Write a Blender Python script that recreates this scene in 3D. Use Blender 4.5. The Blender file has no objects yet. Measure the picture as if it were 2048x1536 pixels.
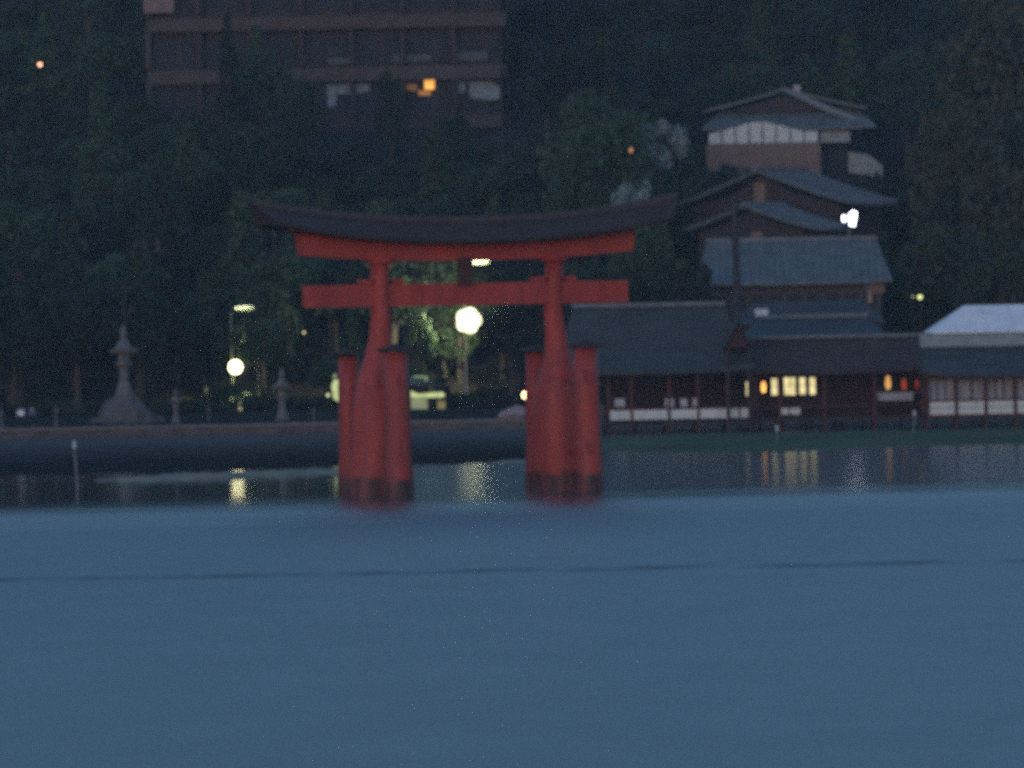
import bpy, math, random
import numpy as np
from mathutils import Matrix, Vector
random.seed(7); np.random.seed(7)
S = bpy.context.scene
COL = S.collection
# ------------------------------------------------------------------ camera
CAM_H = 10.0
FPX = 13800.0                      # focal length in pixels of the 2048 wide photograph
PITCH = math.atan(128 / FPX)
ROLL = math.radians(1.1)
cd = bpy.data.cameras.new('camera'); cam = bpy.data.objects.new('camera', cd); COL.objects.link(cam)
cd.sensor_width = 36.0; cd.lens = FPX / 2048 * 36.0
cd.clip_start = 1.0; cd.clip_end = 9000.0
cam.matrix_world = Matrix.Translation((0, 0, CAM_H)) @ Matrix.Rotation(math.radians(90) - PITCH, 4, 'X') @ Matrix.Rotation(-ROLL, 4, 'Z')
cd.dof.use_dof = True; cd.dof.focus_distance = 60.0; cd.dof.aperture_fstop = 5.0
S.camera = cam
# ------------------------------------------------------------------ world, sun, exposure
EXPO = 2.75                         # the photograph is a long, wide open dusk exposure
w = bpy.data.worlds.new('World'); S.world = w; w.use_nodes = True
nt = w.node_tree; nt.nodes.clear()
sky = nt.nodes.new('ShaderNodeTexSky'); sky.sky_type = 'NISHITA'; sky.sun_disc = False
SUN_EL = math.radians(1.0); SUN_ROT = math.radians(200.0)
sky.sun_elevation = SUN_EL; sky.sun_rotation = SUN_ROT
sky.altitude = 0; sky.air_density = 1.0; sky.dust_density = 0.3; sky.ozone_density = 3.0
bg = nt.nodes.new('ShaderNodeBackground'); bg.inputs['Strength'].default_value = 0.15
ow = nt.nodes.new('ShaderNodeOutputWorld')
nt.links.new(sky.outputs[0], bg.inputs[0]); nt.links.new(bg.outputs[0], ow.inputs[0])
sl = bpy.data.lights.new('sun', 'SUN'); sl.energy = 0.05; sl.angle = math.radians(30); sl.color = (1.0, 0.62, 0.5)
so = bpy.data.objects.new('sun', sl); COL.objects.link(so)
so.rotation_euler = (math.radians(80), 0, math.radians(-20))
S.view_settings.view_transform = 'Standard'; S.view_settings.look = 'None'
S.view_settings.exposure = EXPO; S.view_settings.gamma = 1.0; S.view_settings.use_curve_mapping = False
S.render.engine = 'CYCLES'
S.cycles.use_denoising = False
S.cycles.use_adaptive_sampling = False
S.cycles.max_bounces = 5; S.cycles.diffuse_bounces = 2; S.cycles.glossy_bounces = 3; S.cycles.volume_bounces = 0
S.cycles.sample_clamp_indirect = 1.5; S.cycles.sample_clamp_direct = 1.2

# ------------------------------------------------------------------ pixel -> place
def P(px, py, Y):
    dx, dy = px - 1024.0, py - 768.0
    x = dx * math.cos(ROLL) - dy * math.sin(ROLL)
    y = dx * math.sin(ROLL) + dy * math.cos(ROLL)
    F = Vector((0, math.cos(PITCH), -math.sin(PITCH))); U = Vector((0, math.sin(PITCH), math.cos(PITCH)))
    d = F * FPX + Vector((x, 0, 0)) - U * y
    k = Y / d.y
    return d.x * k, CAM_H + d.z * k
def PX(px, py, Y): return P(px, py, Y)[0]
def PZ(px, py, Y): return P(px, py, Y)[1]

# ------------------------------------------------------------------ materials
MATS = {}
def mat(name, col, rough=0.8, var=0.25, scale=2.0, bump=0.0, spec=0.3, stretch=(1, 1, 1), second=None, rand=0.0, transl=0.0):
    if name in MATS: return MATS[name]
    m = bpy.data.materials.new(name); m.use_nodes = True; MATS[name] = m
    n = m.node_tree; L = n.links; b = n.nodes['Principled BSDF']
    b.inputs['Roughness'].default_value = rough; b.inputs['Specular IOR Level'].default_value = spec
    tc = n.nodes.new('ShaderNodeTexCoord'); mp = n.nodes.new('ShaderNodeMapping'); mp.inputs['Scale'].default_value = stretch
    L.new(tc.outputs['Object'], mp.inputs[0])
    nz = n.nodes.new('ShaderNodeTexNoise'); nz.inputs['Scale'].default_value = scale; nz.inputs['Detail'].default_value = 6; nz.inputs['Roughness'].default_value = 0.65
    L.new(mp.outputs[0], nz.inputs['Vector'])
    r = n.nodes.new('ShaderNodeValToRGB'); L.new(nz.outputs['Fac'], r.inputs[0])
    e = r.color_ramp.elements; e[0].position = 0.3; e[1].position = 0.7
    c2 = second or tuple(c * (1 + var) for c in col); c1 = tuple(c * (1 - var) for c in col)
    e[0].color = (*c1, 1); e[1].color = (*c2, 1)
    out = r.outputs[0]
    if rand:
        oi = n.nodes.new('ShaderNodeObjectInfo'); hs = n.nodes.new('ShaderNodeHueSaturation')
        mr = n.nodes.new('ShaderNodeMapRange'); mr.inputs['To Min'].default_value = 1 - rand; mr.inputs['To Max'].default_value = 1 + rand
        L.new(oi.outputs['Random'], mr.inputs[0]); L.new(mr.outputs[0], hs.inputs['Value']); L.new(out, hs.inputs['Color'])
        mh = n.nodes.new('ShaderNodeMapRange'); mh.inputs['To Min'].default_value = 0.47; mh.inputs['To Max'].default_value = 0.52
        L.new(oi.outputs['Random'], mh.inputs[0]); L.new(mh.outputs[0], hs.inputs['Hue'])
        out = hs.outputs[0]
    L.new(out, b.inputs['Base Color'])
    if bump:
        bp = n.nodes.new('ShaderNodeBump'); bp.inputs['Strength'].default_value = 0.6; bp.inputs['Distance'].default_value = bump
        L.new(nz.outputs['Fac'], bp.inputs['Height']); L.new(bp.outputs[0], b.inputs['Normal'])
    return m
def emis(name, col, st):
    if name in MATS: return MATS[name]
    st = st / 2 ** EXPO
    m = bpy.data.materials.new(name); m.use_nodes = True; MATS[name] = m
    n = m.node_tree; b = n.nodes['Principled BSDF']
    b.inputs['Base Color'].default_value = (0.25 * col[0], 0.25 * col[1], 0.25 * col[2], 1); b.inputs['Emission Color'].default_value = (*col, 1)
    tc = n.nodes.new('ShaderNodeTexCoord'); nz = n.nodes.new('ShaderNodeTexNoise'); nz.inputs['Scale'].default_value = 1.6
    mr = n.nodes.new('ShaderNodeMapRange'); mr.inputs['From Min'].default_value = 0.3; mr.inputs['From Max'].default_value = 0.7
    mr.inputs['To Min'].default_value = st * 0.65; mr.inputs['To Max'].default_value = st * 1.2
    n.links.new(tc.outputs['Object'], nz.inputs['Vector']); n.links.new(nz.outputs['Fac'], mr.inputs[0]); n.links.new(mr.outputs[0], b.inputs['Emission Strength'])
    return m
def vermilion():
    m = mat('vermilion_paint', (0.33, 0.038, 0.028), rough=0.55, var=0.3, scale=0.9, stretch=(1, 1, 0.25), bump=0.03, second=(0.40, 0.052, 0.036))
    n = m.node_tree; L = n.links; b = n.nodes['Principled BSDF']
    src = b.inputs['Base Color'].links[0].from_socket
    # wet algae and barnacle band near the tide line (world height)
    g = n.nodes.new('ShaderNodeNewGeometry'); sx = n.nodes.new('ShaderNodeSeparateXYZ'); L.new(g.outputs['Position'], sx.inputs[0])
    nz = n.nodes.new('ShaderNodeTexNoise'); nz.inputs['Scale'].default_value = 1.3; nz.inputs['Detail'].default_value = 5; L.new(g.outputs['Position'], nz.inputs['Vector'])
    ad = n.nodes.new('ShaderNodeMath'); ad.operation = 'MULTIPLY_ADD'; ad.inputs[1].default_value = -0.9; L.new(nz.outputs['Fac'], ad.inputs[0]); L.new(sx.outputs['Z'], ad.inputs[2])
    mr = n.nodes.new('ShaderNodeMapRange'); mr.inputs['From Min'].default_value = 0.45; mr.inputs['From Max'].default_value = 0.8; L.new(ad.outputs[0], mr.inputs[0])
    mx = n.nodes.new('ShaderNodeMix'); mx.data_type = 'RGBA'; mx.inputs['A'].default_value = (0.032, 0.016, 0.016, 1)
    L.new(mr.outputs[0], mx.inputs['Factor']); L.new(src, mx.inputs['B'])
    # weathered streaks
    mp = n.nodes.new('ShaderNodeMapping'); mp.inputs['Scale'].default_value = (1.6, 1.6, 0.12); L.new(g.outputs['Position'], mp.inputs[0])
    n2 = n.nodes.new('ShaderNodeTexNoise'); n2.inputs['Scale'].default_value = 1.2; n2.inputs['Detail'].default_value = 4; L.new(mp.outputs[0], n2.inputs['Vector'])
    m2 = n.nodes.new('ShaderNodeMapRange'); m2.inputs['From Min'].default_value = 0.40; m2.inputs['From Max'].default_value = 0.62; m2.inputs['To Max'].default_value = 0.75; L.new(n2.outputs['Fac'], m2.inputs[0])
    mz = n.nodes.new('ShaderNodeMapRange'); mz.inputs['From Min'].default_value = 9.0; mz.inputs['From Max'].default_value = 6.5; L.new(sx.outputs['Z'], mz.inputs[0])
    mm = n.nodes.new('ShaderNodeMath'); mm.operation = 'MULTIPLY'; L.new(m2.outputs[0], mm.inputs[0]); L.new(mz.outputs[0], mm.inputs[1])
    mw = n.nodes.new('ShaderNodeMix'); mw.data_type = 'RGBA'; mw.inputs['B'].default_value = (0.19, 0.045, 0.045, 1)
    L.new(mm.outputs[0], mw.inputs['Factor']); L.new(mx.outputs['Result'], mw.inputs['A']); L.new(mw.outputs['Result'], b.inputs['Base Color'])
    return m
RED = vermilion()
SHRED = mat('shrine_red_paint', (0.08, 0.023, 0.024), rough=0.7, var=0.25)
BARK = mat('cypress_bark_roof', (0.042, 0.030, 0.028), rough=0.9, var=0.35, scale=1.2, stretch=(0.4, 1, 3), bump=0.05)
BARKG = mat('weathered_bark_roof', (0.040, 0.046, 0.046), rough=0.9, var=0.3, scale=0.6, stretch=(0.5, 1, 2), bump=0.05)
TILE = mat('grey_roof_tile', (0.092, 0.112, 0.112), rough=0.55, var=0.3, scale=0.8, bump=0.03)
RIDGE = mat('ridge_tile', (0.12, 0.135, 0.15), rough=0.6, var=0.35, scale=1.3)
DARKW = mat('dark_timber', (0.035, 0.024, 0.022), rough=0.7, var=0.4, scale=2)
BROWNW = mat('brown_board', (0.175, 0.115, 0.09), rough=0.7, var=0.2, scale=1.2, stretch=(3, 3, 0.5))
PLASTER = mat('white_plaster', (0.52, 0.54, 0.50), rough=0.8, var=0.15, scale=1.5)
GREYP = mat('grey_screen', (0.24, 0.24, 0.27), rough=0.7, var=0.3, scale=1.4, stretch=(3, 1, 0.6))
PALE = mat('pale_sheeting', (0.78, 0.72, 0.66), rough=0.8, var=0.12, scale=0.35, stretch=(1, 1, 2), bump=0.05)
STONE = mat('granite', (0.12, 0.115, 0.115), rough=0.85, var=0.35, scale=3, bump=0.03)
STONED = mat('wall_stone', (0.092, 0.084, 0.080), rough=0.85, var=0.45, scale=1.2, bump=0.05, rand=0.2)
METAL = mat('dull_metal', (0.13, 0.125, 0.11), rough=0.5, var=0.2)
TANC = mat('tan_concrete', (0.062, 0.050, 0.042), rough=0.85, var=0.25, scale=0.4)
GLASSD = mat('dark_glass', (0.02, 0.025, 0.035), rough=0.5, var=0.2, spec=0.1)
CURT = mat('pale_curtain', (0.17, 0.22, 0.24), rough=0.8, var=0.3, scale=0.9)
LEAF1 = mat('evergreen_leaf', (0.013, 0.025, 0.014), rough=0.7, var=0.5, scale=0.35, rand=0.6)
LEAF2 = mat('broad_leaf', (0.028, 0.054, 0.021), rough=0.65, var=0.45, scale=0.35, rand=0.35)
LEAF3 = mat('olive_leaf', (0.042, 0.048, 0.025), rough=0.8, var=0.35, scale=0.3, rand=0.15)
BLOSS = mat('pale_blossom', (0.20, 0.26, 0.25), rough=0.8, var=0.4, scale=0.5)
TRUNK = mat('bark', (0.06, 0.047, 0.04), rough=0.9, var=0.3, scale=3, bump=0.03)

# ------------------------------------------------------------------ mesh building
class MB:
    def __init__(s): s.v = []; s.f = []
    def add(s, vs, fs):
        o = len(s.v); s.v += [tuple(v) for v in vs]; s.f += [tuple(i + o for i in f) for f in fs]; return s
    def box(s, x0, x1, y0, y1, z0, z1):
        v = [(x0, y0, z0), (x1, y0, z0), (x1, y1, z0), (x0, y1, z0), (x0, y0, z1), (x1, y0, z1), (x1, y1, z1), (x0, y1, z1)]
        return s.add(v, [(0, 3, 2, 1), (4, 5, 6, 7), (0, 1, 5, 4), (1, 2, 6, 5), (2, 3, 7, 6), (3, 0, 4, 7)])
    def tube(s, pts, rad, n=10, cap=True):
        pts = [Vector(p) for p in pts]; rings = []
        for i, p in enumerate(pts):
            d = (pts[min(i + 1, len(pts) - 1)] - pts[max(i - 1, 0)]).normalized()
            a = d.orthogonal().normalized() if abs(d.z) < 0.9 else Vector((1, 0, 0)).cross(d).normalized().cross(d).normalized()
            b = d.cross(a).normalized(); r = rad[i] if isinstance(rad, (list, tuple)) else rad
            rings.append([p + a * (math.cos(t) * r) + b * (math.sin(t) * r) for t in [2 * math.pi * k / n for k in range(n)]])
        v = [q for r in rings for q in r]; f = []
        for i in range(len(pts) - 1):
            for k in range(n):
                f.append((i * n + k, i * n + (k + 1) % n, (i + 1) * n + (k + 1) % n, (i + 1) * n + k))
        if cap: f += [tuple(range(n))[::-1], tuple(range((len(pts) - 1) * n, len(pts) * n))]
        return s.add(v, f)
    def lathe(s, prof, cx=0, cy=0, n=14, sq=None):
        v = []; f = []
        for r, z in prof:
            for k in range(n):
                t = 2 * math.pi * (k + 0.5) / n; v.append((cx + r * math.cos(t), cy + r * math.sin(t), z))
        for i in range(len(prof) - 1):
            for k in range(n): f.append((i * n + k, i * n + (k + 1) % n, (i + 1) * n + (k + 1) % n, (i + 1) * n + k))
        f += [tuple(range(n))[::-1], tuple(range((len(prof) - 1) * n, len(prof) * n))]
        return s.add(v, f)
    def poly(s, pts, y0, y1):          # outline in x,z pushed through y
        n = len(pts); v = [(x, y0, z) for x, z in pts] + [(x, y1, z) for x, z in pts]
        return s.add(v, [tuple(range(n)), tuple(range(n, 2 * n))[::-1]] + [(i, i + n, (i + 1) % n + n, (i + 1) % n) for i in range(n)])
    def rock(s, c, r, squash=(1, 1, 1), seed=0):
        rnd = random.Random(seed); v = []; f = []; n = 7; m = 4
        for i in range(m + 1):
            ph = math.pi * i / m
            for k in range(n):
                t = 2 * math.pi * k / n + (i % 2) * 0.4; q = r * rnd.uniform(0.8, 1.15)
                v.append((c[0] + q * squash[0] * math.sin(ph) * math.cos(t), c[1] + q * squash[1] * math.sin(ph) * math.sin(t), c[2] + q * squash[2] * math.cos(ph)))
        for i in range(m):
            for k in range(n): f.append((i * n + k, (i + 1) * n + k, (i + 1) * n + (k + 1) % n, i * n + (k + 1) % n))
        return s.add(v, f)
    def roof(s, hx, hy, h, inset, z0=0, thick=0.35, conc=1.35, lift=0.5, cx=0, cy=0, axis='x', top=1.0, steps=7):
        """hip (inset>0) or gable (inset 0) roof, ridge along x; eaves lifted towards the corners"""
        nx = 12
        def pt(t, side, u, dz):       # side: 0 front,1 back ; u -1..1
            X = hx - inset * t; Y = hy * (1 - t * top); z = z0 + h * (t ** conc) + lift * (abs(u) ** 3) * (1 - t) + dz
            x = u * X; y = -Y if side == 0 else Y
            return (cx + x, cy + y, z) if axis == 'x' else (cx + y, cy + x, z)
        v = []; f = []
        def grid(fn, a, b, flip):
            o = len(v)
            for i in range(a + 1):
                for j in range(b + 1): v.append(fn(i / a, j / b))
            for i in range(a):
                for j in range(b):
                    q = [o + i * (b + 1) + j, o + i * (b + 1) + j + 1, o + (i + 1) * (b + 1) + j + 1, o + (i + 1) * (b + 1) + j]
                    f.append(tuple(q[::-1] if flip else q))
        for side in (0, 1):
            grid(lambda t, u: pt(t, side, 2 * u - 1, thick), steps, nx, side == 1)
            grid(lambda t, u: pt(t, side, 2 * u - 1, 0), steps, nx, side == 0)
            grid(lambda t, u: pt(0, side, 2 * u - 1, t * thick), 1, nx, side == 1)       # eave edge
        for e in (-1, 1):             # ends (hip slope or gable verge)
            for dz in (0, thick):
                def endf(t, q, e=e, dz=dz):
                    a = pt(t, 0, e, dz); b = pt(t, 1, e, dz)
                    return tuple(a[k] * (1 - q) + b[k] * q for k in range(3))
                if inset > 0: grid(endf, steps, 6, e == -1)
            for side in (0, 1): grid(lambda t, q, e=e, side=side: pt(t, side, e, q * thick), steps, 1, False)
            def ev(t, q, e=e):
                a = pt(0, 0, e, t * thick); b = pt(0, 1, e, t * thick); return tuple(a[k] * (1 - q) + b[k] * q for k in range(3))
            if inset > 0: grid(ev, 1, 6, False)
        return s.add(v, f)
    def mesh(s, name, off=(0, 0, 0)):
        me = bpy.data.meshes.new(name)
        me.from_pydata([(a - off[0], b - off[1], c - off[2]) for a, b, c in s.v], [], s.f); me.update(); return me

def tag(o, label=None, cat=None, group=None, kind=None):
    if label: o['label'] = label
    if cat: o['category'] = cat
    if group: o['group'] = group
    if kind: o['kind'] = kind
    return o
def link(name, me, m, parent=None, smooth=False):
    me.materials.append(m) if not me.materials else None
    o = bpy.data.objects.new(name, me); COL.objects.link(o)
    if parent is not None: o.parent = parent
    if smooth:
        me.polygons.foreach_set('use_smooth', [True] * len(me.polygons))
    return o
class Thing:
    """an Empty at the base; parts are given in local coordinates"""
    def __init__(s, name, loc, label, cat, yaw=0.0, group=None):
        s.e = bpy.data.objects.new(name, None); COL.objects.link(s.e); s.e.location = loc; s.e.rotation_euler = (0, 0, yaw)
        tag(s.e, label, cat, group); s.loc = loc
    def part(s, name, mb, m, parent=None, smooth=False, label=None, kind=None):
        o = link(name, mb.mesh(name), m, parent or s.e, smooth); tag(o, label, kind=kind); return o
def single(name, mb, m, loc, label, cat, group=None, smooth=False):
    o = link(name, mb.mesh(name), m, None, smooth); o.location = loc; return tag(o, label, cat, group)
def copy_tree(o, parent=None):
    c = o.copy(); COL.objects.link(c); c.parent = parent
    for ch in KIDS.get(o.name, []): copy_tree(ch, c)
    return c
KIDS = {}

# ------------------------------------------------------------------ setting
def terrain_z(x, y):
    z = 1.8
    if y > 668:
        t = y - 668
        z = 1.8 + 0.20 * t + 0.00012 * t * t
        z = min(z, 150 + 0.05 * (y - 668))
        z += 2.2 * math.sin(x * 0.045 + 1.3) * min(1, t / 60) + 3.0 * math.sin(x * 0.017 + y * 0.011) * min(1, t / 120)
    return z
XE = PX(1062, 838, 572)              # where the stone sea wall ends
def build_setting():
    # water
    m = bpy.data.materials.new('sea_water'); m.use_nodes = True; n = m.node_tree; L = n.links; b = n.nodes['Principled BSDF']
    b.inputs['Base Color'].default_value = (0.044, 0.056, 0.052, 1); b.inputs['IOR'].default_value = 1.33
    g = n.nodes.new('ShaderNodeNewGeometry'); sx = n.nodes.new('ShaderNodeSeparateXYZ'); L.new(g.outputs['Position'], sx.inputs[0])
    mp = n.nodes.new('ShaderNodeMapping'); mp.inputs['Scale'].default_value = (0.02, 0.10, 1); L.new(g.outputs['Position'], mp.inputs[0])
    big = n.nodes.new('ShaderNodeTexNoise'); big.inputs['Scale'].default_value = 1.0; big.inputs['Detail'].default_value = 4; L.new(mp.outputs[0], big.inputs['Vector'])
    # calm lee water close to the shore, wind ruffled water farther out
    ad = n.nodes.new('ShaderNodeMath'); ad.operation = 'MULTIPLY_ADD'; ad.inputs[1].default_value = 40.0; L.new(big.outputs['Fac'], ad.inputs[0]); tl = n.nodes.new('ShaderNodeMath'); tl.operation = 'MULTIPLY_ADD'; tl.inputs[1].default_value = -0.26; L.new(sx.outputs['X'], tl.inputs[0]); L.new(sx.outputs['Y'], tl.inputs[2]); L.new(tl.outputs[0], ad.inputs[2])
    rip = n.nodes.new('ShaderNodeMapRange'); rip.interpolation_type = 'SMOOTHSTEP'; rip.inputs['From Min'].default_value = 358; rip.inputs['From Max'].default_value = 438
    rip.inputs['To Min'].default_value = 1.0; rip.inputs['To Max'].default_value = 0.0; L.new(ad.outputs[0], rip.inputs[0])
    # a long slick line of smoother water
    mp2 = n.nodes.new('ShaderNodeMapping'); mp2.inputs['Scale'].default_value = (0.30, 0.12, 1); L.new(g.outputs['Position'], mp2.inputs[0])
    n2 = n.nodes.new('ShaderNodeTexNoise'); n2.inputs['Scale'].default_value = 1.0; n2.inputs['Detail'].default_value = 5; L.new(mp2.outputs[0], n2.inputs['Vector'])
    def band(y0, hw, amp):
        a = n.nodes.new('ShaderNodeMath'); a.operation = 'SUBTRACT'; a.inputs[1].default_value = y0; L.new(sx.outputs['Y'], a.inputs[0])
        c = n.nodes.new('ShaderNodeMath'); c.operation = 'ABSOLUTE'; L.new(a.outputs[0], c.inputs[0])
        d = n.nodes.new('ShaderNodeMapRange'); d.interpolation_type = 'SMOOTHSTEP'; d.inputs['From Min'].default_value = 0; d.inputs['From Max'].default_value = hw; d.inputs['To Min'].default_value = amp; d.inputs['To Max'].default_value = 0
        L.new(c.outputs[0], d.inputs[0]); return d.outputs[0]
    bn = band(275.5, 3.6, 1.0)
    sm = n.nodes.new('ShaderNodeMapRange'); sm.inputs['From Min'].default_value = 0.38; sm.inputs['From Max'].default_value = 0.62; L.new(n2.outputs['Fac'], sm.inputs[0])
    bm = n.nodes.new('ShaderNodeMath'); bm.operation = 'MULTIPLY'; L.new(bn, bm.inputs[0]); L.new(sm.outputs[0], bm.inputs[1])
    # roughness
    ro = n.nodes.new('ShaderNodeMapRange'); ro.inputs['To Min'].default_value = 0.075; ro.inputs['To Max'].default_value = 0.42; L.new(rip.outputs[0], ro.inputs[0])
    r2 = n.nodes.new('ShaderNodeMath'); r2.operation = 'MULTIPLY_ADD'; r2.inputs[1].default_value = 0.24; L.new(bm.outputs[0], r2.inputs[0]); L.new(ro.outputs[0], r2.inputs[2])
    mp4 = n.nodes.new('ShaderNodeMapping'); mp4.inputs['Scale'].default_value = (0.25, 0.12, 1); L.new(g.outputs['Position'], mp4.inputs[0])
    n4 = n.nodes.new('ShaderNodeTexNoise'); n4.inputs['Scale'].default_value = 1.0; n4.inputs['Detail'].default_value = 5; L.new(mp4.outputs[0], n4.inputs['Vector'])
    a4 = n.nodes.new('ShaderNodeMath'); a4.operation = 'SUBTRACT'; a4.inputs[1].default_value = 0.5; L.new(n4.outputs['Fac'], a4.inputs[0])
    r4 = n.nodes.new('ShaderNodeMath'); r4.operation = 'MULTIPLY_ADD'; r4.inputs[1].default_value = 0.06; r4.use_clamp = True
    r5 = n.nodes.new('ShaderNodeMath'); r5.operation = 'MULTIPLY'; L.new(a4.outputs[0], r5.inputs[0]); L.new(rip.outputs[0], r5.inputs[1])
    L.new(r5.outputs[0], r4.inputs[0]); L.new(r2.outputs[0], r4.inputs[2]); xs_ = n.nodes.new('ShaderNodeMapRange'); xs_.interpolation_type = 'SMOOTHSTEP'; xs_.inputs['From Min'].default_value = -14; xs_.inputs['From Max'].default_value = -5; xs_.inputs['To Max'].default_value = 0.18; L.new(sx.outputs['X'], xs_.inputs[0])
    r6 = n.nodes.new('ShaderNodeMath'); r6.operation = 'MAXIMUM'; L.new(r4.outputs[0], r6.inputs[0]); x2_ = n.nodes.new('ShaderNodeMapRange'); x2_.interpolation_type = 'SMOOTHSTEP'; x2_.inputs['From Min'].default_value = 1; x2_.inputs['From Max'].default_value = 9; x2_.inputs['To Max'].default_value = 0.045; L.new(sx.outputs['X'], x2_.inputs[0])
    x3_ = n.nodes.new('ShaderNodeMath'); x3_.operation = 'SUBTRACT'; L.new(xs_.outputs[0], x3_.inputs[0]); L.new(x2_.outputs[0], x3_.inputs[1]); L.new(x3_.outputs[0], r6.inputs[1])
    L.new(r6.outputs[0], b.inputs['Roughness'])
    # waves
    mp3 = n.nodes.new('ShaderNodeMapping'); mp3.inputs['Scale'].default_value = (1.8, 1.1, 1); L.new(g.outputs['Position'], mp3.inputs[0])
    n3 = n.nodes.new('ShaderNodeTexNoise'); n3.inputs['Scale'].default_value = 1.0; n3.inputs['Detail'].default_value = 6; L.new(mp3.outputs[0], n3.inputs['Vector'])
    bp = n.nodes.new('ShaderNodeBump'); bp.inputs['Strength'].default_value = 1.0
    wd = n.nodes.new('ShaderNodeMapRange'); wd.inputs['To Min'].default_value = 0.006; wd.inputs['To Max'].default_value = 0.12; L.new(rip.outputs[0], wd.inputs[0])
    L.new(wd.outputs[0], bp.inputs['Distance']); L.new(n3.outputs['Fac'], bp.inputs['Height']); L.new(bp.outputs[0], b.inputs['Normal'])
    mb = MB(); ys = [-3000, 0, 150, 300, 450, 600, 900]; xs = [-3000, -400, -100, 0, 100, 400, 3000]
    v = [(x, y, 0) for y in ys for x in xs]; k = len(xs)
    mb.add(v, [(j * k + i, j * k + i + 1, (j + 1) * k + i + 1, (j + 1) * k + i) for j in range(len(ys) - 1) for i in range(k - 1)])
    tag(link('sea_water', mb.mesh('sea_water'), m), kind='structure')
    # land
    xs = np.concatenate([np.linspace(-2500, -130, 12), np.linspace(-120, 120, 61), np.linspace(130, 2500, 12)])
    # left land starts at the wall, right land at 655
    def land(name, xa, y0, m, kind='structure'):
        ys = np.concatenate([np.linspace(y0, 668, 8), np.linspace(674, 900, 40), np.linspace(920, 2600, 22)])
        v = [(x, y, terrain_z(x, y)) for y in ys for x in xa]; k = len(xa); mb = MB()
        mb.add(v, [(j * k + i, j * k + i + 1, (j + 1) * k + i + 1, (j + 1) * k + i) for j in range(len(ys) - 1) for i in range(k - 1)])
        return tag(link(name, mb.mesh(name), m, None, True), kind=kind)
    soil = mat('forest_floor', (0.035, 0.032, 0.026), spec=0.0, rough=1.0, var=0.5, scale=0.15, bump=0.2)
    xl = [x for x in xs if x < XE - 1] + [XE]; xr = [XE] + [x for x in xs if x > XE + 1]
    land('ground', xl, 573.2, soil); land('hillside', xr, 655, soil)
    # low bank closing the right land
    bank = MB().box(XE, 2500, 654.2, 655.0, -1, 1.8).box(XE - 0.6, XE, 573.2, 655, -1, 1.79)
    tag(link('bank', bank.mesh('bank'), STONED), kind='structure')
    # tidal flat in front of and under the shrine
    fl = mat('tidal_flat', (0.085, 0.098, 0.060), rough=1.0, var=0.45, scale=0.12, stretch=(0.5, 1.5, 1), spec=0.0, second=(0.13, 0.145, 0.088))
    nx, ny = 90, 24; v = []; rnd = np.random.RandomState(3)
    ph = rnd.rand(6) * 6
    for j in range(ny + 1):
        for i in range(nx + 1):
            x = XE - 12 + (168 * (i / nx) ** 1.3); q = j / ny
            edge = 509 + 5 * math.sin(x * 0.11 + ph[0]) + 3 * math.sin(x * 0.31 + ph[1]) + 1.5 * math.sin(x * 0.9) + 24 * math.exp(-((x - XE) / 7) ** 2)
            y = edge + q * (590 - edge); z = -0.03 + 0.30 * math.sin(math.pi * q) ** .6 - 0.08 * q + 0.04 * math.sin(x * 0.5 + y * 0.2 + ph[2]) * min(1, q * 6) + 0.03 * math.sin(x * 1.7 + ph[3]) * min(1, q * 6) - 0.3 * math.exp(-((x - XE + 12) / 6) ** 2)
            v.append((x, y, z))
    mb = MB().add(v, [(j * (nx + 1) + i, j * (nx + 1) + i + 1, (j + 1) * (nx + 1) + i + 1, (j + 1) * (nx + 1) + i) for j in range(ny) for i in range(nx)])
    tag(link('tidal_flat', mb.mesh('tidal_flat'), fl, None, True), kind='structure')
    mud = mat('weedy_foreshore', (0.036, 0.032, 0.028), rough=1.0, var=0.5, scale=0.25, spec=0.0, stretch=(0.6, 1.4, 1), second=(0.038, 0.036, 0.032))
    nn = mud.node_tree; LL = nn.links; bb = nn.nodes['Principled BSDF']; src = bb.inputs['Base Color'].links[0].from_socket
    gg = nn.nodes.new('ShaderNodeNewGeometry'); ss_ = nn.nodes.new('ShaderNodeSeparateXYZ'); LL.new(gg.outputs['Position'], ss_.inputs[0])
    mr_ = nn.nodes.new('ShaderNodeMapRange'); mr_.inputs['From Min'].default_value = 0.12; mr_.inputs['From Max'].default_value = 0.75; LL.new(ss_.outputs['Z'], mr_.inputs[0])
    mm_ = nn.nodes.new('ShaderNodeMix'); mm_.data_type = 'RGBA'; mm_.inputs['B'].default_value = (0.105, 0.090, 0.080, 1)      # dry gravel above the weed line
    LL.new(mr_.outputs[0], mm_.inputs['Factor']); LL.new(src, mm_.inputs['A']); LL.new(mm_.outputs['Result'], bb.inputs['Base Color'])
    nx, ny = 120, 20; v = []
    x0 = PX(-420, 900, 520)
    for j in range(ny + 1):
        for i in range(nx + 1):
            q = i / nx; x = x0 + (XE + 1.5 - x0) * q; px = 1024 + x * FPX / 470
            edge = 462 + 20 * min(1, max(0, (px + 100) / 1100)) + 1.6 * math.sin(x * .35) + 0.8 * math.sin(x * .9 + 1) + (30 * max(0, (px - 1040) / 60) ** 2)
            edge = min(edge, 560); p = j / ny; y = edge + (574 - edge) * p
            v.append((x, y, -0.03 + 0.15 * p ** .5 + 0.85 * p ** 2.5 + 0.05 * math.sin(x * 1.1 + y * .3) * min(1, p * 5) * (1 - p)))
    mb = MB().add(v, [(j * (nx + 1) + i, j * (nx + 1) + i + 1, (j + 1) * (nx + 1) + i + 1, (j + 1) * (nx + 1) + i) for j in range(ny) for i in range(nx)])
    tag(link('foreshore', mb.mesh('foreshore'), mud, None, True), kind='structure')
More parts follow.
